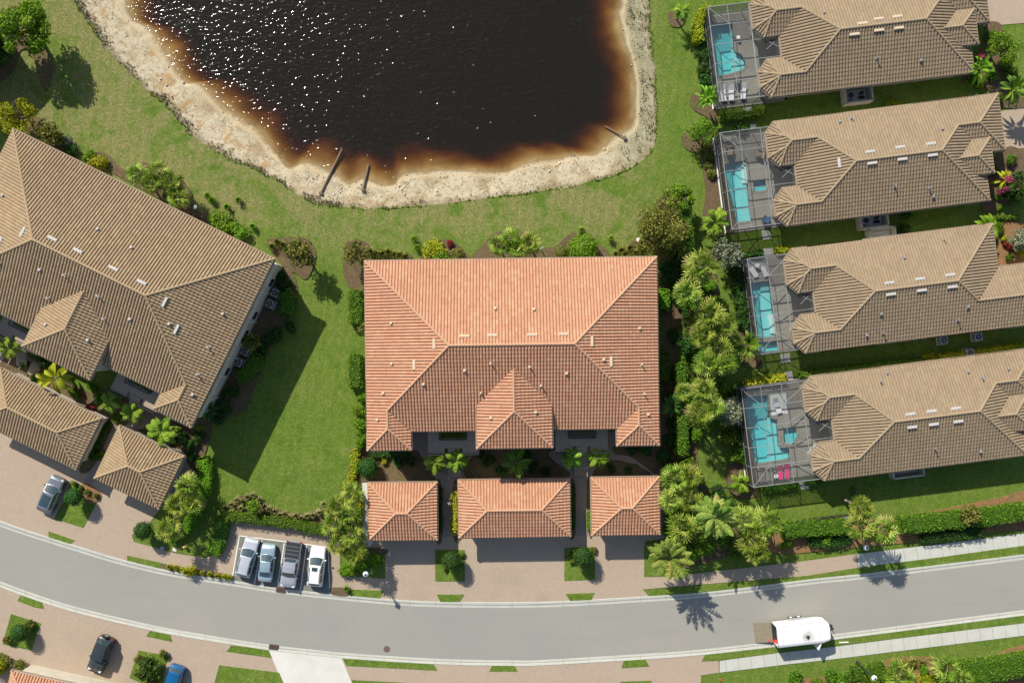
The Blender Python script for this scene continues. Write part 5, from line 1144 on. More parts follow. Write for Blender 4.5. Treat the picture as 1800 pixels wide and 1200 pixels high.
hedge('hedge', [(0, 1178), (-30, 1160)], 2.0, 1.3, L_LIME, 'yellow green hedge cut by the left edge at the bottom')
hedge('hedge', [(1258, 855), (1275, 888), (1290, 880)], 1.2, .6, L_DARK, 'low dark ground hedge left of the cage corner')

row('shrub', [(1172, 470, .9), (1178, 490, 1.0), (1190, 480, 1.1), (1198, 505, 1.2), (1205, 535, 1.2), (1192, 520, .9), (1210, 560, 1.0), (1180, 440, 1.0), (1200, 455, 1.1)], 1.0, 'bush counting down', 'beside the right rear corner of the orange block', 'bushes at the right rear corner', mat=L_DARK)
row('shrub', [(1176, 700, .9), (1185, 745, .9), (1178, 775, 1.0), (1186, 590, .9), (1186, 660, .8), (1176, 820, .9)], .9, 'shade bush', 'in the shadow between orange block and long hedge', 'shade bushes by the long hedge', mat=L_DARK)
row('shrub', [(1215, 700, 1.0), (1220, 740, 1.0), (1228, 765, .9), (1212, 630, .9), (1250, 745, 1.0), (1272, 745, .9), (1258, 640, 1.2), (1246, 575, 1.2), (1262, 535, 1.0), (1245, 505, 1.1)], 1.1, 'leafy bush', 'between the long hedge and the pool cages', 'leafy bushes between hedge and cages', mat=L_BRIGHT)
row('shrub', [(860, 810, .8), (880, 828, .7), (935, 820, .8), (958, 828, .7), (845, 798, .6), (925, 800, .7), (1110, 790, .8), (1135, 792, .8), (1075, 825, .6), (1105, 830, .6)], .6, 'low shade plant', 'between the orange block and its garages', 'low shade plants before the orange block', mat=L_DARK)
row('shrub', [(130, 690, .8), (120, 645, .8), (160, 680, .7), (60, 668, .7), (40, 640, .6), (205, 735, .7), (172, 700, .7), (250, 775, .8), (265, 765, .8), (175, 800, .7)], .7, 'garden shade plant', 'between the brown block and its garages', 'shade plants before the brown block', mat=L_HEDGE)
row('shrub', [(510, 575, .8), (486, 588, .9), (462, 612, .8), (405, 690, 1.0), (392, 715, 1.0), (380, 735, .9), (500, 500, .9), (492, 485, .8)], .9, 'dark bush', 'along the end wall of the brown block', 'bushes along the brown block end wall', mat=L_DARK)
row('shrub', [(1770, 110, .9), (1780, 128, .9), (1745, 130, .8), (1728, 145, .8), (1755, 172, .8), (1710, 140, .8), (1745, 62, .8), (1780, 280, .7), (1790, 345, .9), (1750, 300, .7), (1748, 415, .7), (1760, 400, .8), (1778, 452, .5)], .9, 'mixed green bush', 'in the entrance planting of the upper villas', 'mixed bushes at the villa entrances', mat=L_HEDGE)
row('shrub', [(1540, 1200, .9), (1600, 1198, .9), (1625, 1178, .6), (1560, 1194, .8), (1436, 1198, .7), (1655, 1190, .8)], .9, 'green bush', 'in the bark bed at the bottom edge', 'green bushes at the bottom edge', mat=L_BRIGHT)
row('fan', [(1205, 690, 1.3), (1288, 600, 1.3)], 3.6, 'small fan palm', 'at the margin of the planting left of the villas', 'small fan palms left of the villas')
# ---------------------------------------------------------------- vehicles
def paint(name, c, metal=.0, rough=.3):
    t = NT(name); t.col(t.mix(t.mapr(t.noise(2.0, 3), .3, .8, 0, .12), c, tuple(x*.8 for x in c))); return t.set(rough, metal, .5, **{'Coat Weight': .5, 'Coat Roughness': .08})
M_CG = flat('car_glass', (.035, .06, .07), .06, spec=.9); M_LAMP = flat('lamp_lens', (.65, .67, .68), .15, spec=.8); M_TAIL = flat('tail_lens', (.35, .02, .02), .2, spec=.6); M_PLAST = flat('black_trim', (.03, .03, .032), .6)
def car(name, label, px, py, heading, L, W, H, col, p, cat='car'):
    """p: dict xa cowl, xb roof front, xc roof rear, xd glass base rear (x, nose at +L/2), zs belt, zh hood, zt trunk, wb, wr"""
    x, y = P(px, py, H*.55); t = thing(name, label, cat, (x, y, .062), R(heading)); h2 = L/2; w2 = W/2
    zs, zh, zt = p['zs'], p['zh'], p['zt']; sq = p.get('sq', 1.0)
    st = [(-h2, .74, .72*zt), (-h2+.08, .86, .92*zt), (-h2+.35, .96, zt), (p['xd']-.1, 1.0, zt), (p['xc'], 1.0, zs), (0, 1.0, zs), (p['xb'], 1.0, zs), (p['xa']+.05, .995, zh+.04), ((p['xa']+h2)*.55, .97, zh), (h2-.45, .93, zh-.06), (h2-.14, .80+.1*sq, zh-.18), (h2, .62+.22*sq, zh-.40)]
    st = sorted(st); V = []; F = []; cs = 13
    for (X, k, z) in st:
        w_ = w2*k; zb = .22
        half = [(w_*.84, zb), (w_*.97, zb+.12), (w_, z*.55), (w_*.985, z*.80), (w_*.93, z*.94), (w_*.80, z), (0, z+.04)]
        ring = half+[(-a, b) for a, b in half[-2::-1]]; V += [(X, a, b) for a, b in ring]
    n = len(st)
    for i in range(n-1):
        for k in range(cs-1): a = i*cs+k; F.append((a, a+cs, a+cs+1, a+1))
        F.append((i*cs+cs-1, (i+1)*cs+cs-1, (i+1)*cs, i*cs))
    F.append(tuple(range(cs))); F.append(tuple(range((n-1)*cs+cs-1, (n-1)*cs-1, -1)))
    b = MB(); b.add(V, F); o = b.build('body', col, t, smooth=True); md = o.modifiers.new('s', 'SUBSURF'); md.levels = 1; md.render_levels = 1
    # greenhouse
    xa, xb, xc, xd, wb, wr = p['xa'], p['xb'], p['xc'], p['xd'], p['wb'], p['wr']
    S = [(xa, wb*.94, None), (xb, wr, H), ((xb+xc)/2, wr*1.02, H+.02), (xc, wr*.97, H-.03), (xd, wb*.90, None)]
    def ring(X, w_, z, front):
        if z is None:
            zz = (zh if front else zt)+.03; bow = .16 if front else -.10
            return [(X-bow*.9, wb, zz-.05), (X-bow*.45, w_, zz), (X+bow*.3, w_*.5, zz+.02), (X+bow*.5, 0, zz+.03)]
        return [(X, wb, zs-.04), (X, w_, z-.05), (X, w_*.55, z-.005), (X, 0, z+.01)]
    Rr = []
    for i, (X, w_, z) in enumerate(S):
        h_ = ring(X, w_, z, i == 0); Rr.append(h_+[(a, -b_, c) for a, b_, c in h_[-2::-1]])
    m = MB(); V = [q for r in Rr for q in r]; F = [(i*7+k, i*7+7+k, i*7+8+k, i*7+k+1) for i in range(4) for k in range(6)]; m.add(V, F); m.build('cabin', p.get('top', col), t, smooth=False)
    def SP(a, b_):
        i = min(3, int(a)); f = a-i; k = min(5, int(b_)); g = b_-k
        A, B, C, D = (Vector(Rr[i][k]), Vector(Rr[i+1][k]), Vector(Rr[i+1][k+1]), Vector(Rr[i][k+1])); return (A*(1-f)+B*f)*(1-g)+(D*(1-f)+C*f)*g
    def patch(nm, a0, a1, b0, b1, mat, off=.012, na=5, nb=8, skew=0):
        mm = MB(); V = []
        for i in range(na+1):
            for k in range(nb+1):
                bb = b0+(b1-b0)*k/nb; a = a0+(a1-a0)*i/na; e = .002; q = SP(a, bb); n_ = (SP(min(4, a+.01), bb)-q).cross(SP(a, min(6, bb+.01))-q)
                n_ = n_.normalized() if n_.length > 1e-9 else Vector((0, 0, 1)); c = Vector(((S[1][0]+S[3][0])/2, 0, .6))
                if n_.dot(q-c) < 0: n_ = -n_
                V.append(q+n_*off)
        F = [(i*(nb+1)+k, (i+1)*(nb+1)+k, (i+1)*(nb+1)+k+1, i*(nb+1)+k+1) for i in range(na) for k in range(nb)]; mm.add(V, F); return mm.build(nm, mat, t)
    patch('windshield', .04, .93, 1.12, 4.88, M_CG)
    if p.get('rear', True): patch('rear_window', 3.10, 3.90, 1.2, 4.8, M_CG)
    for b0, b1 in ((.12, .86), (5.14, 5.88)):
        patch('side_window', .55, 1.0, b0+.12*(b0 < 3), b1-.12*(b0 > 3), M_CG, nb=3); patch('side_window', 1.06, 1.94, b0, b1, M_CG, nb=3); patch('side_window', 2.04, 2.92, b0, b1, M_CG, nb=3)
    if p.get('sun'): patch('sunroof', *p['sun'], M_CG, off=.015)
    for r_ in p.get('rails', ()):
        for s in (-1, 1): MB().bar((xb-.25, s*r_, H+.03), (xc+.2, s*r_, H+.02), .05, .06).build('roof_rail', M_GREY, t)
    for s in (-1, 1):
        MB().box((xa-.25, s*(wb+.14), zs+.06), (.14, .26, .15), top=.8).build('mirror', p.get('mir', col), t, bevel=.02)
        MB().box((h2-.30, s*w2*.68, zh-.16), (.34, .34, .10), rz=-s*.35, top=.8).build('headlight', M_LAMP, t, bevel=.02)
        MB().box((-h2+.12, s*w2*.72, zt*.80), (.16, .30, .14), rz=s*.3, top=.9).build('taillight', M_TAIL, t, bevel=.02)
        for X in (h2-L*.19, -h2+L*.20):
            wr_ = .33 if H < 1.6 else .37; wh = MB().tube((X, s*(w2-.20), wr_), (X, s*(w2+.015), wr_), wr_, n=20).build('wheel', M_RUB, t); MB().tube((X, s*(w2+.01), wr_), (X, s*(w2+.03), wr_), wr_*.62, n=14).build('rim', M_RIM, wh)
    return t
CP = dict(suv=dict(xa=1.12, xb=.30, xc=-1.75, xd=-2.15, zs=1.02, zh=1.0, zt=1.0, wb=.86, wr=.66), sed=dict(xa=1.0, xb=.28, xc=-.85, xd=-1.55, zs=.92, zh=.88, zt=.95, wb=.80, wr=.58))
S_BL = paint('silver_blue_paint', (.52, .55, .60), .25); S_LB = paint('light_blue_paint', (.28, .39, .45), .25); S_SI = paint('silver_paint', (.44, .46, .50), .4); S_WH = paint('white_paint_car', (.80, .78, .77)); S_GR = paint('grey_paint', (.24, .26, .29), .5, .25)
S_JP = paint('dark_grey_paint', (.045, .055, .06), .2, .35); S_TOP = flat('black_canvas', (.018, .028, .036), .8); S_BU = paint('blue_paint', (.01, .12, .30), .3)
car('parked_car', 'silver blue crossover leftmost in the parking bay', 434.4, 980, 75, 4.65, 1.86, 1.66, S_BL, dict(CP['suv'], rails=(.6,)))
car('parked_car', 'light blue sedan, second car in the parking bay', 469, 989, 84, 4.45, 1.76, 1.45, S_LB, CP['sed'])
car('parked_car', 'white crossover with a dark sunroof, rightmost in the parking bay', 556, 995.5, 84, 4.7, 1.88, 1.66, S_WH, dict(CP['suv'], sun=(1.18, 1.62, 2.1, 3.9), rails=(.6,)))
car('parked_car', 'grey crossover with a long glass roof on the brick forecourt', 89, 869, 66, 4.5, 1.85, 1.58, S_GR, dict(CP['suv'], xc=-1.6, xd=-2.05, sun=(1.25, 2.75, 1.5, 4.5)))
car('parked_car', 'bright blue hatchback cut by the bottom edge', 303, 1200, 252, 4.3, 1.80, 1.50, S_BU, dict(CP['suv'], xc=-1.5, xd=-1.95, zs=.98, zh=.95, zt=.95))
pk = car('pickup_truck', 'silver pickup with a black bed cover, third vehicle in the parking bay', 511, 992, 261.5, 5.5, 1.95, 1.78, S_SI, dict(xa=1.35, xb=.72, xc=-.45, xd=-.78, zs=1.12, zh=1.10, zt=1.12, wb=.88, wr=.70, mir=M_PLAST), 'pickup truck')
MB().box((-1.78, 0, 1.20), (1.86, 1.60, .05)).build('bed_cover', M_PLAST, pk, bevel=.02)
rb = MB()
for k in range(3): rb.box((-2.2+.45*k, 0, 1.235), (.03, 1.56, .02))
rb.build('cover_seam', M_GREY, pk)
jp = car('off_road_car', 'black off roader with a soft top and bonnet facing the bottom edge', 176, 1150, 250.5, 4.3, 1.80, 1.82, S_JP, dict(xa=.62, xb=.42, xc=-1.55, xd=-1.72, zs=1.15, zh=1.12, zt=1.10, wb=.80, wr=.70, top=S_TOP, sq=2.2, mir=M_PLAST), 'car')
for s in (-1, 1):
    MB().box((1.45, s*.84, .86), (1.05, .28, .10), top=.9).build('fender', M_PLAST, jp, bevel=.03); MB().box((-1.35, s*.84, .86), (.95, .26, .10), top=.9).build('fender', M_PLAST, jp, bevel=.03)
MB().box((2.22, 0, .55), (.22, 1.6, .18)).build('bumper', M_PLAST, jp, bevel=.03)
sp = MB().tube((-2.12, 0, 1.0), (-2.36, 0, 1.0), .39, n=22).build('spare_wheel', M_RUB, jp); MB().tube((-2.34, 0, 1.0), (-2.38, 0, 1.0), .24, n=14).build('rim', M_RIM, sp)
MB().box((1.35, .28, 1.19), (.16, .14, .03)).build('bonnet_vent', M_PLAST, jp); MB().box((1.35, -.28, 1.19), (.16, .14, .03)).build('bonnet_vent', M_PLAST, jp)
# enclosed trailer with lowered ramp
t_ = NT('trailer_skin'); d_ = t_.node('ShaderNodeTexGradient', gradient_type='SPHERICAL'); t_.ln(t_.scalev(t_.pos, (.9, .9, .3), loc=(-.5, .2, -.7)), d_.inputs[0])
t_.col(t_.mix(t_.math('MULTIPLY', t_.mapr(d_.outputs['Fac'], .15, .9), t_.mapr(t_.noise(5, 5, .8), .35, .6, .2, .9)), t_.mix(t_.mapr(t_.noise(1.2, 6, .8), .4, .75, 0, .3), (.74, .735, .72), (.52, .50, .45)), (.22, .22, .20))); M_TRW = t_.set(.5)
tx, ty = P(1411, 1115.5, 2.4); tr = thing('cargo_trailer', 'white enclosed cargo trailer with its ramp down on the road', 'trailer', (tx, ty, .02), R(6.5))
TL_, TWd, TH_ = 6.3, 2.45, 2.4; m = MB()
sec = [(-TWd/2, .45), (-TWd/2, TH_-.28), (-TWd/2+.10, TH_-.10), (-TWd/2+.35, TH_), (0, TH_+.03), (TWd/2-.35, TH_), (TWd/2-.10, TH_-.10), (TWd/2, TH_-.28), (TWd/2, .45)]
xs_ = [(-TL_/2+.25, 1), (TL_/2-.75, 1), (TL_/2-.12, .88), (TL_/2, .76)]; V = [(X+.0*b, a*k, b) for X, k in xs_ for a, b in sec]; n = len(sec)
F = [(i*n+k, i*n+k+1, (i+1)*n+k+1, (i+1)*n+k) for i in range(3) for k in range(n-1)]+[tuple(range(3*n, 4*n))]; m.add(V, F); m.build('body', M_TRW, tr)
sm = MB()
for k in range(1, 9): X = -TL_/2+.25+k*.6; sm.bar((X, -TWd/2+.3, TH_+.012), (X, 0, TH_+.038), .03, .012).bar((X, 0, TH_+.038), (X, TWd/2-.3, TH_+.012), .03, .012)
sm.build('roof_seam', M_CREAM, tr)
for s in (-1, 1): MB().bar((-TL_/2+.25, s*(TWd/2-.05), TH_-.16), (TL_/2-.75, s*(TWd/2-.05), TH_-.16), .05, .06).build('roof_rail', M_GREY, tr)
MB().box((-TL_/2+1.6, 0, .52), (2.8, TWd-.15, .06)).build('floor', M_PLAST, tr); fr_ = MB()
fr_.bar((-TL_/2+.25, -TWd/2+.03, .4), (-TL_/2+.25, -TWd/2+.03, TH_-.2), .08, .08).bar((-TL_/2+.25, TWd/2-.03, .4), (-TL_/2+.25, TWd/2-.03, TH_-.2), .08, .08).bar((-TL_/2+.25, -TWd/2+.2, TH_-.03), (-TL_/2+.25, TWd/2-.2, TH_-.03), .08, .08); fr_.build('door_frame', M_GREY, tr)
t_ = NT('ramp_wood'); v_ = t_.scalev(t_.pos, (1.5, 18, 1)); t_.col(t_.ramp(t_.noise(2, 5, .7, vec=v_), [(.3, (.13, .11, .07)), (.7, (.29, .25, .17))])); M_RAMP = t_.set(.85)
rp = MB(); rp.add([(-TL_/2+.25, -1.15, .50), (-TL_/2+.25, 1.15, .50), (-TL_/2-1.75, 1.15, .10), (-TL_/2-1.75, -1.15, .10), (-TL_/2+.25, -1.15, .43), (-TL_/2+.25, 1.15, .43), (-TL_/2-1.75, 1.15, .03), (-TL_/2-1.75, -1.15, .03)], [(0, 3, 2, 1), (4, 5, 6, 7), (0, 1, 5, 4), (2, 3, 7, 6), (1, 2, 6, 5), (3, 0, 4, 7)]); rp.build('ramp', M_RAMP, tr)
for s in (1, -1):
    MB().box((-.1, s*(TWd/2+.10), .80), (1.9, .30, .10), top=.92).build('fender', M_GREY, tr, bevel=.03)
    for X in (-.55, .35): wh = MB().tube((X, s*(TWd/2-.02), .36), (X, s*(TWd/2+.22), .36), .35, n=18).build('wheel', M_RUB, tr); MB().tube((X, s*(TWd/2+.21), .36), (X, s*(TWd/2+.24), .36), .2, n=12).build('rim', M_WHITE, wh)
hb = MB().bar((TL_/2-.1, -.55, .45), (TL_/2+1.0, 0, .45), .09, .12).bar((TL_/2-.1, .55, .45), (TL_/2+1.0, 0, .45), .09, .12).tube((TL_/2+.75, 0, .2), (TL_/2+.75, 0, 1.0), .05); hb.build('hitch', M_DARK, tr)
MB().lathe([(.0, 0), (.19, 0), (.19, .10), (.13, .16), (.02, .18)], 14, (.55, -.25, TH_+.03)).build('roof_vent', M_DARK, tr)
MB().box((1.9, -TWd/2-.42, 1.3), (.06, .85, 1.75), rz=R(-28)).build('side_door', M_WHITE, tr)
M_CONE = flat('cone_orange', (.75, .06, .03), .6, var=.05)
def cone(px, py, z, label, s=1):
    x, y = P(px, py, z+.3); t = thing('traffic_cone', label, 'cone', (x, y, z)); t.scale = (s, s, s); MB().lathe([(.15, .02), (.13, .1), (.03, .55), (.0, .56)], 14).build('cone_body', M_CONE, t); MB().box((0, 0, .02), (.38, .38, .04)).build('base', M_CONE, t)
cone(1352.5, 1126, .30, 'red cone standing on the trailer ramp'); cone(1364.5, 1128, .56, 'red cone just inside the trailer opening')
cone(1267, 1196, .09, 'tiny orange marker on the lawn at the bottom edge', .5)
# ---------------------------------------------------------------- street furniture
M_LHEAD = flat('lantern_glass', (.78, .80, .84), .3, spec=.6)
def lamp(px, py, h, label):
    x, y = P(px, py, h); t = thing('street_lamp', label, 'street lamp', (x, y, .08), 0, 'lantern street lamps')
    MB().lathe([(.20, 0), (.20, .18), (.11, .5), (.075, .7), (.06, h-1.0), (.09, h-.95), (.05, h-.85)], 10).build('pole', M_DARK, t, smooth=True)
    MB().lathe([(.10, h-.88), (.24, h-.45), (.27, h-.40)], 8).build('lantern', M_LHEAD, t)
    MB().lathe([(.33, h-.40), (.30, h-.33), (.16, h-.16)], 8).build('lamp_cap', M_LHEAD, t); MB().lathe([(.13, h-.16), (.09, h-.08), (.03, h), (.0, h+.06)], 8).build('finial', M_DARK, t)
lamp(642, 1010, 5.0, 'lantern street lamp beside the parking bay'); lamp(1525, 963, 5.0, 'lantern street lamp under the palms of the road hedge'); lamp(1539, 1193, 5.0, 'lantern street lamp at the bottom edge')
def grate(px, py, rz, label):
    x, y = P(px, py, .1); t = thing('storm_drain', label, 'drain', (x, y, .09), rz, 'kerb storm drains'); MB().box((0, 0, .02), (1.1, .62, .05)).build('frame', flat('rust_iron', (.14, .085, .06), .8, scale=8), t)
    m = MB()
    for k in range(9): m.box((-.44+.11*k, 0, .055), (.05, .5, .02))
    m.build('grille', M_DARK, t)
grate(493.5, 1036, R(-9), 'rusty kerb drain below the silver pickup'); grate(481, 1136.5, R(-7), 'rusty kerb drain beside the white concrete drive')
mh = thing('manhole_cover', 'round brown manhole cover in the road', 'manhole', (*P(680, 1140, 0), .012)); MB().lathe([(.36, 0), (.36, .012), (.30, .016)], 24).build('cover', flat('manhole_iron', (.13, .085, .075), .7, scale=12), mh)
MB().lathe([(.42, 0), (.42, .006), (.37, .007)], 24).build('ring', flat('old_iron', (.2, .18, .16), .8), mh)
def cover(px, py, w_, label, mat): tag(MB().box((0, 0, .03), (w_, w_*.8, .06)).build('utility_cover', mat, None, (*P(px, py, .1), .08), R(-12), bevel=.02), label, 'utility cover', 'utility covers at the walk')
cover(285.5, 963, .45, 'dark blue grey meter lid on the grass beside the walk', M_GREY); cover(307, 965.5, .5, 'pale concrete meter lid on the grass beside the walk', M_CONC2)
hy = thing('fire_hydrant', 'yellow hydrant on the grass by the walk', 'hydrant', (*P(324.5, 961, .5), .085)); M_YEL = flat('hydrant_yellow', (.62, .45, .16), .5)
MB().lathe([(.16, 0), (.16, .05), (.11, .07), (.11, .5), (.14, .52), (.13, .6), (.03, .70)], 12).build('barrel', M_YEL, hy); MB().tube((-.22, 0, .42), (.22, 0, .42), .06).tube((0, -.2, .36), (0, 0, .36), .075).build('outlet', M_YEL, hy)
def signpost(px, py, h, label, w_=.45):
    x, y = P(px, py, h); t = thing('sign_post', label, 'sign', (x, y, 0), 0, 'small posts on the lawn'); MB().box((0, 0, h/2), (.09, .09, h)).build('post', M_FASC, t); MB().box((0, 0, h), (w_*.8, w_, .05), rz=R(-20)).build('cap', M_WHITE, t, bevel=.01)
signpost(951.5, 436, 1.6, 'short white capped post behind the orange block by the fan palms'); signpost(1121, 421, 1.8, 'short white capped post beside the olive tree'); signpost(343, 364, 1.2, 'short white capped post by the lake side palms of the brown block')
# board pieces, planks at the pond
M_PIPE = flat('weathered_pipe', (.16, .12, .08), .9, scale=6)
for a, b, lb in (((563, 342), (602, 262), 'long dark drain pipe running down the sand into the lake'), ((637.5, 336), (648, 290), 'shorter dark drain pipe on the sand right of the long one'), ((1100, 243), (1063, 222), 'thin pipe poking into the lake at its right corner')):
    pa, pb = P(*a, -.1), P(*b, -.5); L_ = math.dist(pa, pb); t = thing('drain_pipe', lb, 'pipe', (*pa, -.12), math.atan2(pb[1]-pa[1], pb[0]-pa[0]), 'drain pipes at the lake')
    MB().tube((0, 0, .02), (L_, 0, -.30), .08 if a[0] > 1000 else .13, n=10).build('pipe_body', M_PIPE, t); MB().box((.15, 0, .05), (.25, .42, .2)).build('collar', M_PIPE, t)
rs = MB(); rr = random.Random(9)
for k in range(650):
    i = rr.randrange(NS) if k % 2 else int(NS*rr.uniform(.28, .62)) ; v = rr.uniform(.05, .85); o_, w_ = outer[i], water[i]; x = w_[0]+(o_[0]-w_[0])*v+rr.uniform(-.3, .3); y = w_[1]+(o_[1]-w_[1])*v+rr.uniform(-.3, .3); s = rr.uniform(.03, .08) if rr.random() < .95 else rr.uniform(.10, .17)
    z = -.40+.24*v; rs.lathe([(s*.7, -.05), (s, s*.2), (s*.6, s*.7), (s*.1, s*.85)], 6, (x, y, z))
for q in range(len(rs.v)): x, y, z = rs.v[q]; rs.v[q] = (x+.04*math.sin(y*41), y+.04*math.sin(x*37), z)
tag(rs.build('shore_stones', flat('pale_stone', (.52, .45, .33), .9, scale=5, var=.3)), 'pale stones scattered on the sandy bank', 'stones', kind='stuff')
# air conditioners of the brown block and enclosures of the villas
def ac(x, y, rz, label, group='air conditioners at the end wall of the brown block'):
    t = thing('air_conditioner', label, 'air conditioner', (x, y, .1), rz, group); MB().box((0, 0, .03), (1.05, 1.05, .08)).build('pad', M_CONC2, t); MB().box((0, 0, .48), (.85, .85, .82)).build('casing', M_GREY, t, bevel=.03)
    MB().lathe([(.36, .885), (.36, .90), (.05, .905)], 20).build('fan_opening', M_DARK, t); m = MB()
    for k in range(4): a = math.pi*k/4; m.bar((.38*math.cos(a), .38*math.sin(a), .93), (-.38*math.cos(a), -.38*math.sin(a), .93), .03, .02)
    m.build('fan_guard', M_RIM, t)
for (px, py), lb in zip(((483, 515), (474, 534), (430, 618), (419, 637)), ('topmost air conditioner at the end wall of the brown block', 'air conditioner just below the topmost one', 'upper air conditioner of the lower pair by the end wall', 'lowest air conditioner at the end wall of the brown block')): ac(*P(px, py, .9), LANG, lb)
def enclosure(i, x0, x1, label):
    o, th = VILLAS[i][0], VILLAS[i][1]; t = thing('equipment_enclosure', label, 'enclosure', (*tw(o, th, (x0+x1)/2, -11.86+.6-.9), 0), th, 'walled equipment yards beside the villas'); w_ = x1-x0; m = MB()
    m.box((-w_/2, 0, .7), (.18, 1.9, 1.4)); m.box((w_/2, 0, .7), (.18, 1.9, 1.4)); m.box((0, -.95, .7), (w_+.18, .18, 1.4)); m.build('wall', M_WALL, t)
    MB().box((0, 0, .06), (w_-.3, 1.6, .12)).build('pad', M_CONC2, t); MB().box((-w_/4, 0, .5), (.8, .8, .8)).build('casing', M_GREY, t, bevel=.03); MB().lathe([(.34, .9), (.34, .93), (.05, .935)], 16, (-w_/4, 0, 0)).build('fan_opening', M_DARK, t)
    MB().tube((w_/8, -.3, .3), (w_/8+.6, -.3, .3), .22, n=12).tube((w_/5, .2, .2), (w_/5, .2, .9), .16, n=12).build('pool_pump', M_DARK, t); MB().bar((-w_/6, -.5, .4), (w_/3, -.5, .4), .06, .06).bar((w_/3, -.5, .4), (w_/3, .4, .4), .06, .06).build('pipework', M_WHITE, t)
enclosure(0, 9.3, 12.4, 'walled pump yard under the top villa'); enclosure(1, 9.3, 12.4, 'walled pump yard under the second villa'); enclosure(3, 8.8, 12.3, 'walled pump yard under the lowest villa')
qx, qy = P(1552, 412, 1.2); t = thing('equipment_enclosure', 'walled pump yard above the third villa roof', 'enclosure', (qx, qy, 0), TH); MB().box((-1.5, 0, .6), (.18, 1.6, 1.2)).box((1.5, 0, .6), (.18, 1.6, 1.2)).box((0, .75, .6), (3.18, .18, 1.2)).build('wall', M_WALL, t); MB().box((0, 0, .06), (2.7, 1.3, .12)).build('pad', M_CONC2, t); MB().bar((-.8, .2, .5), (.8, .3, .5), .07, .07).bar((-.6, -.2, .4), (.5, -.1, .4), .07, .07).build('pipework', M_WHITE, t)
ac(*P(1659, 598, .9), TH, 'boxy unit in the shade under the third villa', 'air conditioners of the third villa'); ac(*P(1720, 592, .9), TH, 'round fan unit under the third villa, right of the boxy one', 'air conditioners of the third villa'); ac(*P(1705, 620, .9), TH, 'fan unit against the upper wall of the lowest villa', 'air conditioners of the third villa')
for i, (a, b, c_, d) in enumerate((((1318, 219), (1328, 218), (1329, 226), (1319, 227)), ((1338, 405), (1352, 404), (1356, 420), (1341, 422)), ((1341, 437), (1358, 436), (1360, 448), (1343, 450)), ((1371, 622), (1388, 620), (1389, 636), (1373, 638)), ((1378, 654), (1392, 652), (1394, 668), (1380, 670)), ((1404, 848), (1421, 846), (1423, 858), (1408, 860)), ((1306, 190), (1320, 188), (1323, 203), (1310, 204)))):
    tag(MB().prism(PL([a, b, c_, d]), -.1, .075).build('stepping_slab', M_CONC), kind='structure')
# ---------------------------------------------------------------- pool furniture
M_SLING = flat('sling_white', (.70, .72, .74), .7, var=.05); M_SLG = flat('sling_grey', (.14, .14, .135), .8); M_PINK = flat('pink_towel', (.72, .03, .20), .9, var=.06); M_BLUE = flat('blue_fabric', (.02, .10, .24), .9)
def lounger(px, py, heading, mat, label, group=None, towel=None):
    x, y = P(px, py, .4); t = thing('sun_lounger', label, 'sun lounger', (x, y, .075), R(heading), group); MB().box((-.35, 0, .30), (1.25, .62, .06)).build('seat', mat, t, bevel=.02)
    b = MB(); b.add([(.28, -.31, .30), (.28, .31, .30), (.90, .31, .62), (.90, -.31, .62), (.28, -.31, .25), (.28, .31, .25), (.90, .31, .57), (.90, -.31, .57)], [(0, 3, 2, 1), (4, 5, 6, 7), (0, 1, 5, 4), (2, 3, 7, 6), (1, 2, 6, 5), (3, 0, 4, 7)]); b.build('backrest', mat, t)
    for X, Y in ((-.85, -.27), (-.85, .27), (.3, -.27), (.3, .27)): MB().box((X, Y, .14), (.05, .05, .28)).build('leg', M_GREY, t)
    if towel:
        b = MB().box((-.30, 0, .345), (.95, .50, .03)); b.add([(.30, -.25, .345), (.30, .25, .345), (.88, .25, .645), (.88, -.25, .645)], [(0, 3, 2, 1)]); tag(b.build('towel', towel, None, (x, y, .075), R(heading)), 'pink towel on the '+label.split(',')[0], 'towel', 'pink towels')
lounger(1271, 163, 97, M_SLING, 'left white lounger inside the top cage', 'white loungers of the top cage'); lounger(1285.5, 163, 92, M_SLING, 'middle white lounger inside the top cage', 'white loungers of the top cage'); lounger(1307, 160, 88, M_SLING, 'right white lounger inside the top cage', 'white loungers of the top cage')
lounger(1322, 474, 125, M_SLING, 'left white lounger in the third cage', 'white loungers of the third cage'); lounger(1343, 472, 110, M_SLING, 'right white lounger in the third cage', 'white loungers of the third cage')
lounger(1340, 834, 97, M_SLG, 'left grey lounger at the end of the widest pool', 'grey loungers'); lounger(1356, 834, 97, M_SLG, 'second grey lounger at the end of the widest pool', 'grey loungers')
lounger(1371.5, 831, 97, M_SLG, 'left lounger of the towelled pair, beside the round table', 'towelled loungers', M_PINK); lounger(1383.5, 828, 97, M_SLG, 'right lounger of the towelled pair, beside the other one', 'towelled loungers', M_PINK)
lounger(1366, 712, 110, M_SLING, 'white lounger standing on the pale shelf of the widest pool')
def table(px, py, r, mat, label):
    x, y = P(px, py, .5); t = thing('side_table', label, 'table', (x, y, .075)); MB().lathe([(r, .48), (r, .52)], 18).build('table_top', mat, t); MB().tube((0, 0, 0), (0, 0, .48), .04).build('stem', M_GREY, t); MB().lathe([(r*.6, 0), (r*.6, .03)], 14).build('base', M_GREY, t)
table(1364, 836.5, .26, M_WHITE, 'white round table between the grey and the towelled loungers'); table(1330.5, 466, .3, M_WHITE, 'white round table between the two white loungers'); table(1297.5, 66, .22, M_WHITE, 'white round table beside the free form pool'); table(1448, 770, .5, M_SLG, 'dark round table in the lanai of the lowest villa')
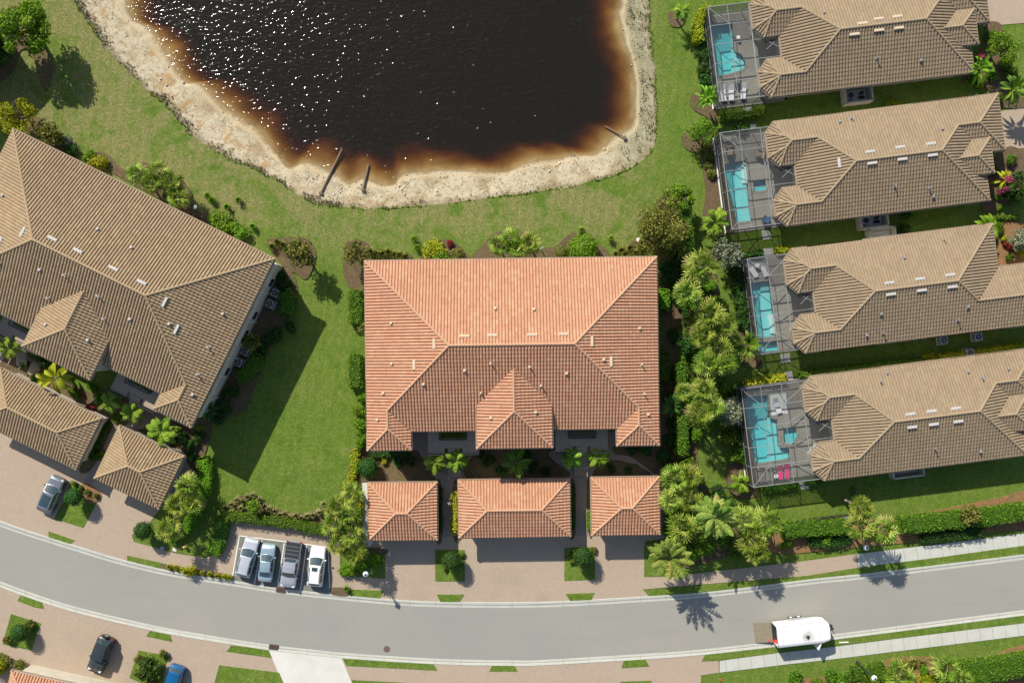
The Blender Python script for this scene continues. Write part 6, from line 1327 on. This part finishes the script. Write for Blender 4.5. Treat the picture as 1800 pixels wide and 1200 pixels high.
def chair(px, py, rz, mat, label, s=1.0):
    x, y = P(px, py, .4); t = thing('patio_chair', label, 'chair', (x, y, .075), R(rz)); MB().box((0, 0, .36), (.62*s, .66*s, .14)).build('seat', mat, t, bevel=.04); MB().box((-.32*s, 0, .62), (.14, .66*s, .5)).build('backrest', mat, t, bevel=.04)
    for y_ in (-.33, .33): MB().box((0, y_*s, .5), (.6*s, .08, .08)).build('armrest', M_DARK, t)
    for X, Y in ((-.25, -.28), (-.25, .28), (.25, -.28), (.25, .28)): MB().box((X*s, Y*s, .15), (.05, .05, .3)).build('leg', M_DARK, t)
chair(1347, 386, 60, M_BLUE, 'blue chair at the lower end of the second cage', 1.2); chair(1281, 254, -80, flat('wicker', (.30, .22, .14), .8), 'brown chair at the upper end of the second cage', 1.2); chair(1283, 268, 80, MAT['wicker'], 'second brown chair, below the other at the upper end of the second cage', 1.2)
chair(1296, 143, 70, M_SLG, 'dark chair beside the step bay of the top pool'); chair(1335, 272, 160, MAT['wicker'], 'brown chair near the villa wall in the second cage', 1.2)
# stepping surface in the widest pool
tag(MB().prism(PL([(1351, 694), (1381, 690), (1384, 726), (1356, 730)]), -.4, .10).build('sun_shelf', flat('pale_plaster', (.62, .66, .64), .7)), 'pale raised tanning shelf in the widest pool', 'pool shelf')
# black rail fences near the lowest villa
def fence(px, h, label):
    pts = PL(px, h); c = pts[0]; t = thing('rail_fence', label, 'fence', (*c, 0)); m = MB()
    for a, b in zip(pts[:-1], pts[1:]):
        a = (a[0]-c[0], a[1]-c[1]); b = (b[0]-c[0], b[1]-c[1]); m.bar((*a, h), (*b, h), .06, .05); m.bar((*a, .2), (*b, .2), .05, .05); L_ = math.dist(a, b); n_ = int(L_/.13)
        for k in range(n_): f = k/n_; m.box((a[0]+(b[0]-a[0])*f, a[1]+(b[1]-a[1])*f, h/2), (.025, .025, h))
        for k in range(int(L_/2.4)+1): f = min(1, k*2.4/L_); MB().box((a[0]+(b[0]-a[0])*f, a[1]+(b[1]-a[1])*f, h/2+.05), (.07, .07, h+.1)).build('post', M_DARK, t)
    m.build('rail_panel', M_DARK, t)
fence([(1370, 921), (1430, 914), (1496, 906)], 1.2, 'black rail fence along the lawn above the road hedge'); fence([(1503, 858), (1507, 903)], 1.2, 'short black rail fence from the villa wall to the hedge'); fence([(1247, 860), (1290, 857)], 1.2, 'short black rail fence left of the widest cage')
tag(MB().box((0, 0, .03), (1.1, .12, .06)).build('plank', M_WHITE, None, (*P(1483, 1128, .1), .1), R(3)), 'pale plank lying on the verge right of the trailer', 'plank')
tag(MB().box((0, 0, .35), (.30, .30, .7)).build('pedestal', M_CONC2, None, (*P(808, 826, .7), .13), 0, bevel=.03), 'pale pedestal at the left stairs of the orange block', 'pedestal', 'pale pedestals')
for px, py, lb in ((771, 827, 'pale pedestal left of the other at the left stairs'), (1012, 822, 'pale pedestal left of the right stairs'), (1032, 821, 'pale pedestal right of the right stairs')): tag(MB().box((0, 0, .35), (.32, .32, .7)).build('pedestal', M_CONC2, None, (*P(px, py, .7), .13), 0, bevel=.03), lb, 'pedestal', 'pale pedestals')
bx = thing('garden_boulder', 'pale boulder in the shade garden behind the wide brown garage', 'boulder', (*P(60, 648, .3), .1)); m = MB().lathe([(.5, 0), (.75, .2), (.55, .5), (.1, .6)], 9); m.v = [(x+.15*math.sin(y*5), y*1.3+.12*math.sin(x*4), z) for x, y, z in m.v]; m.build('stone', flat('boulder_stone', (.34, .28, .2), .9), bx)
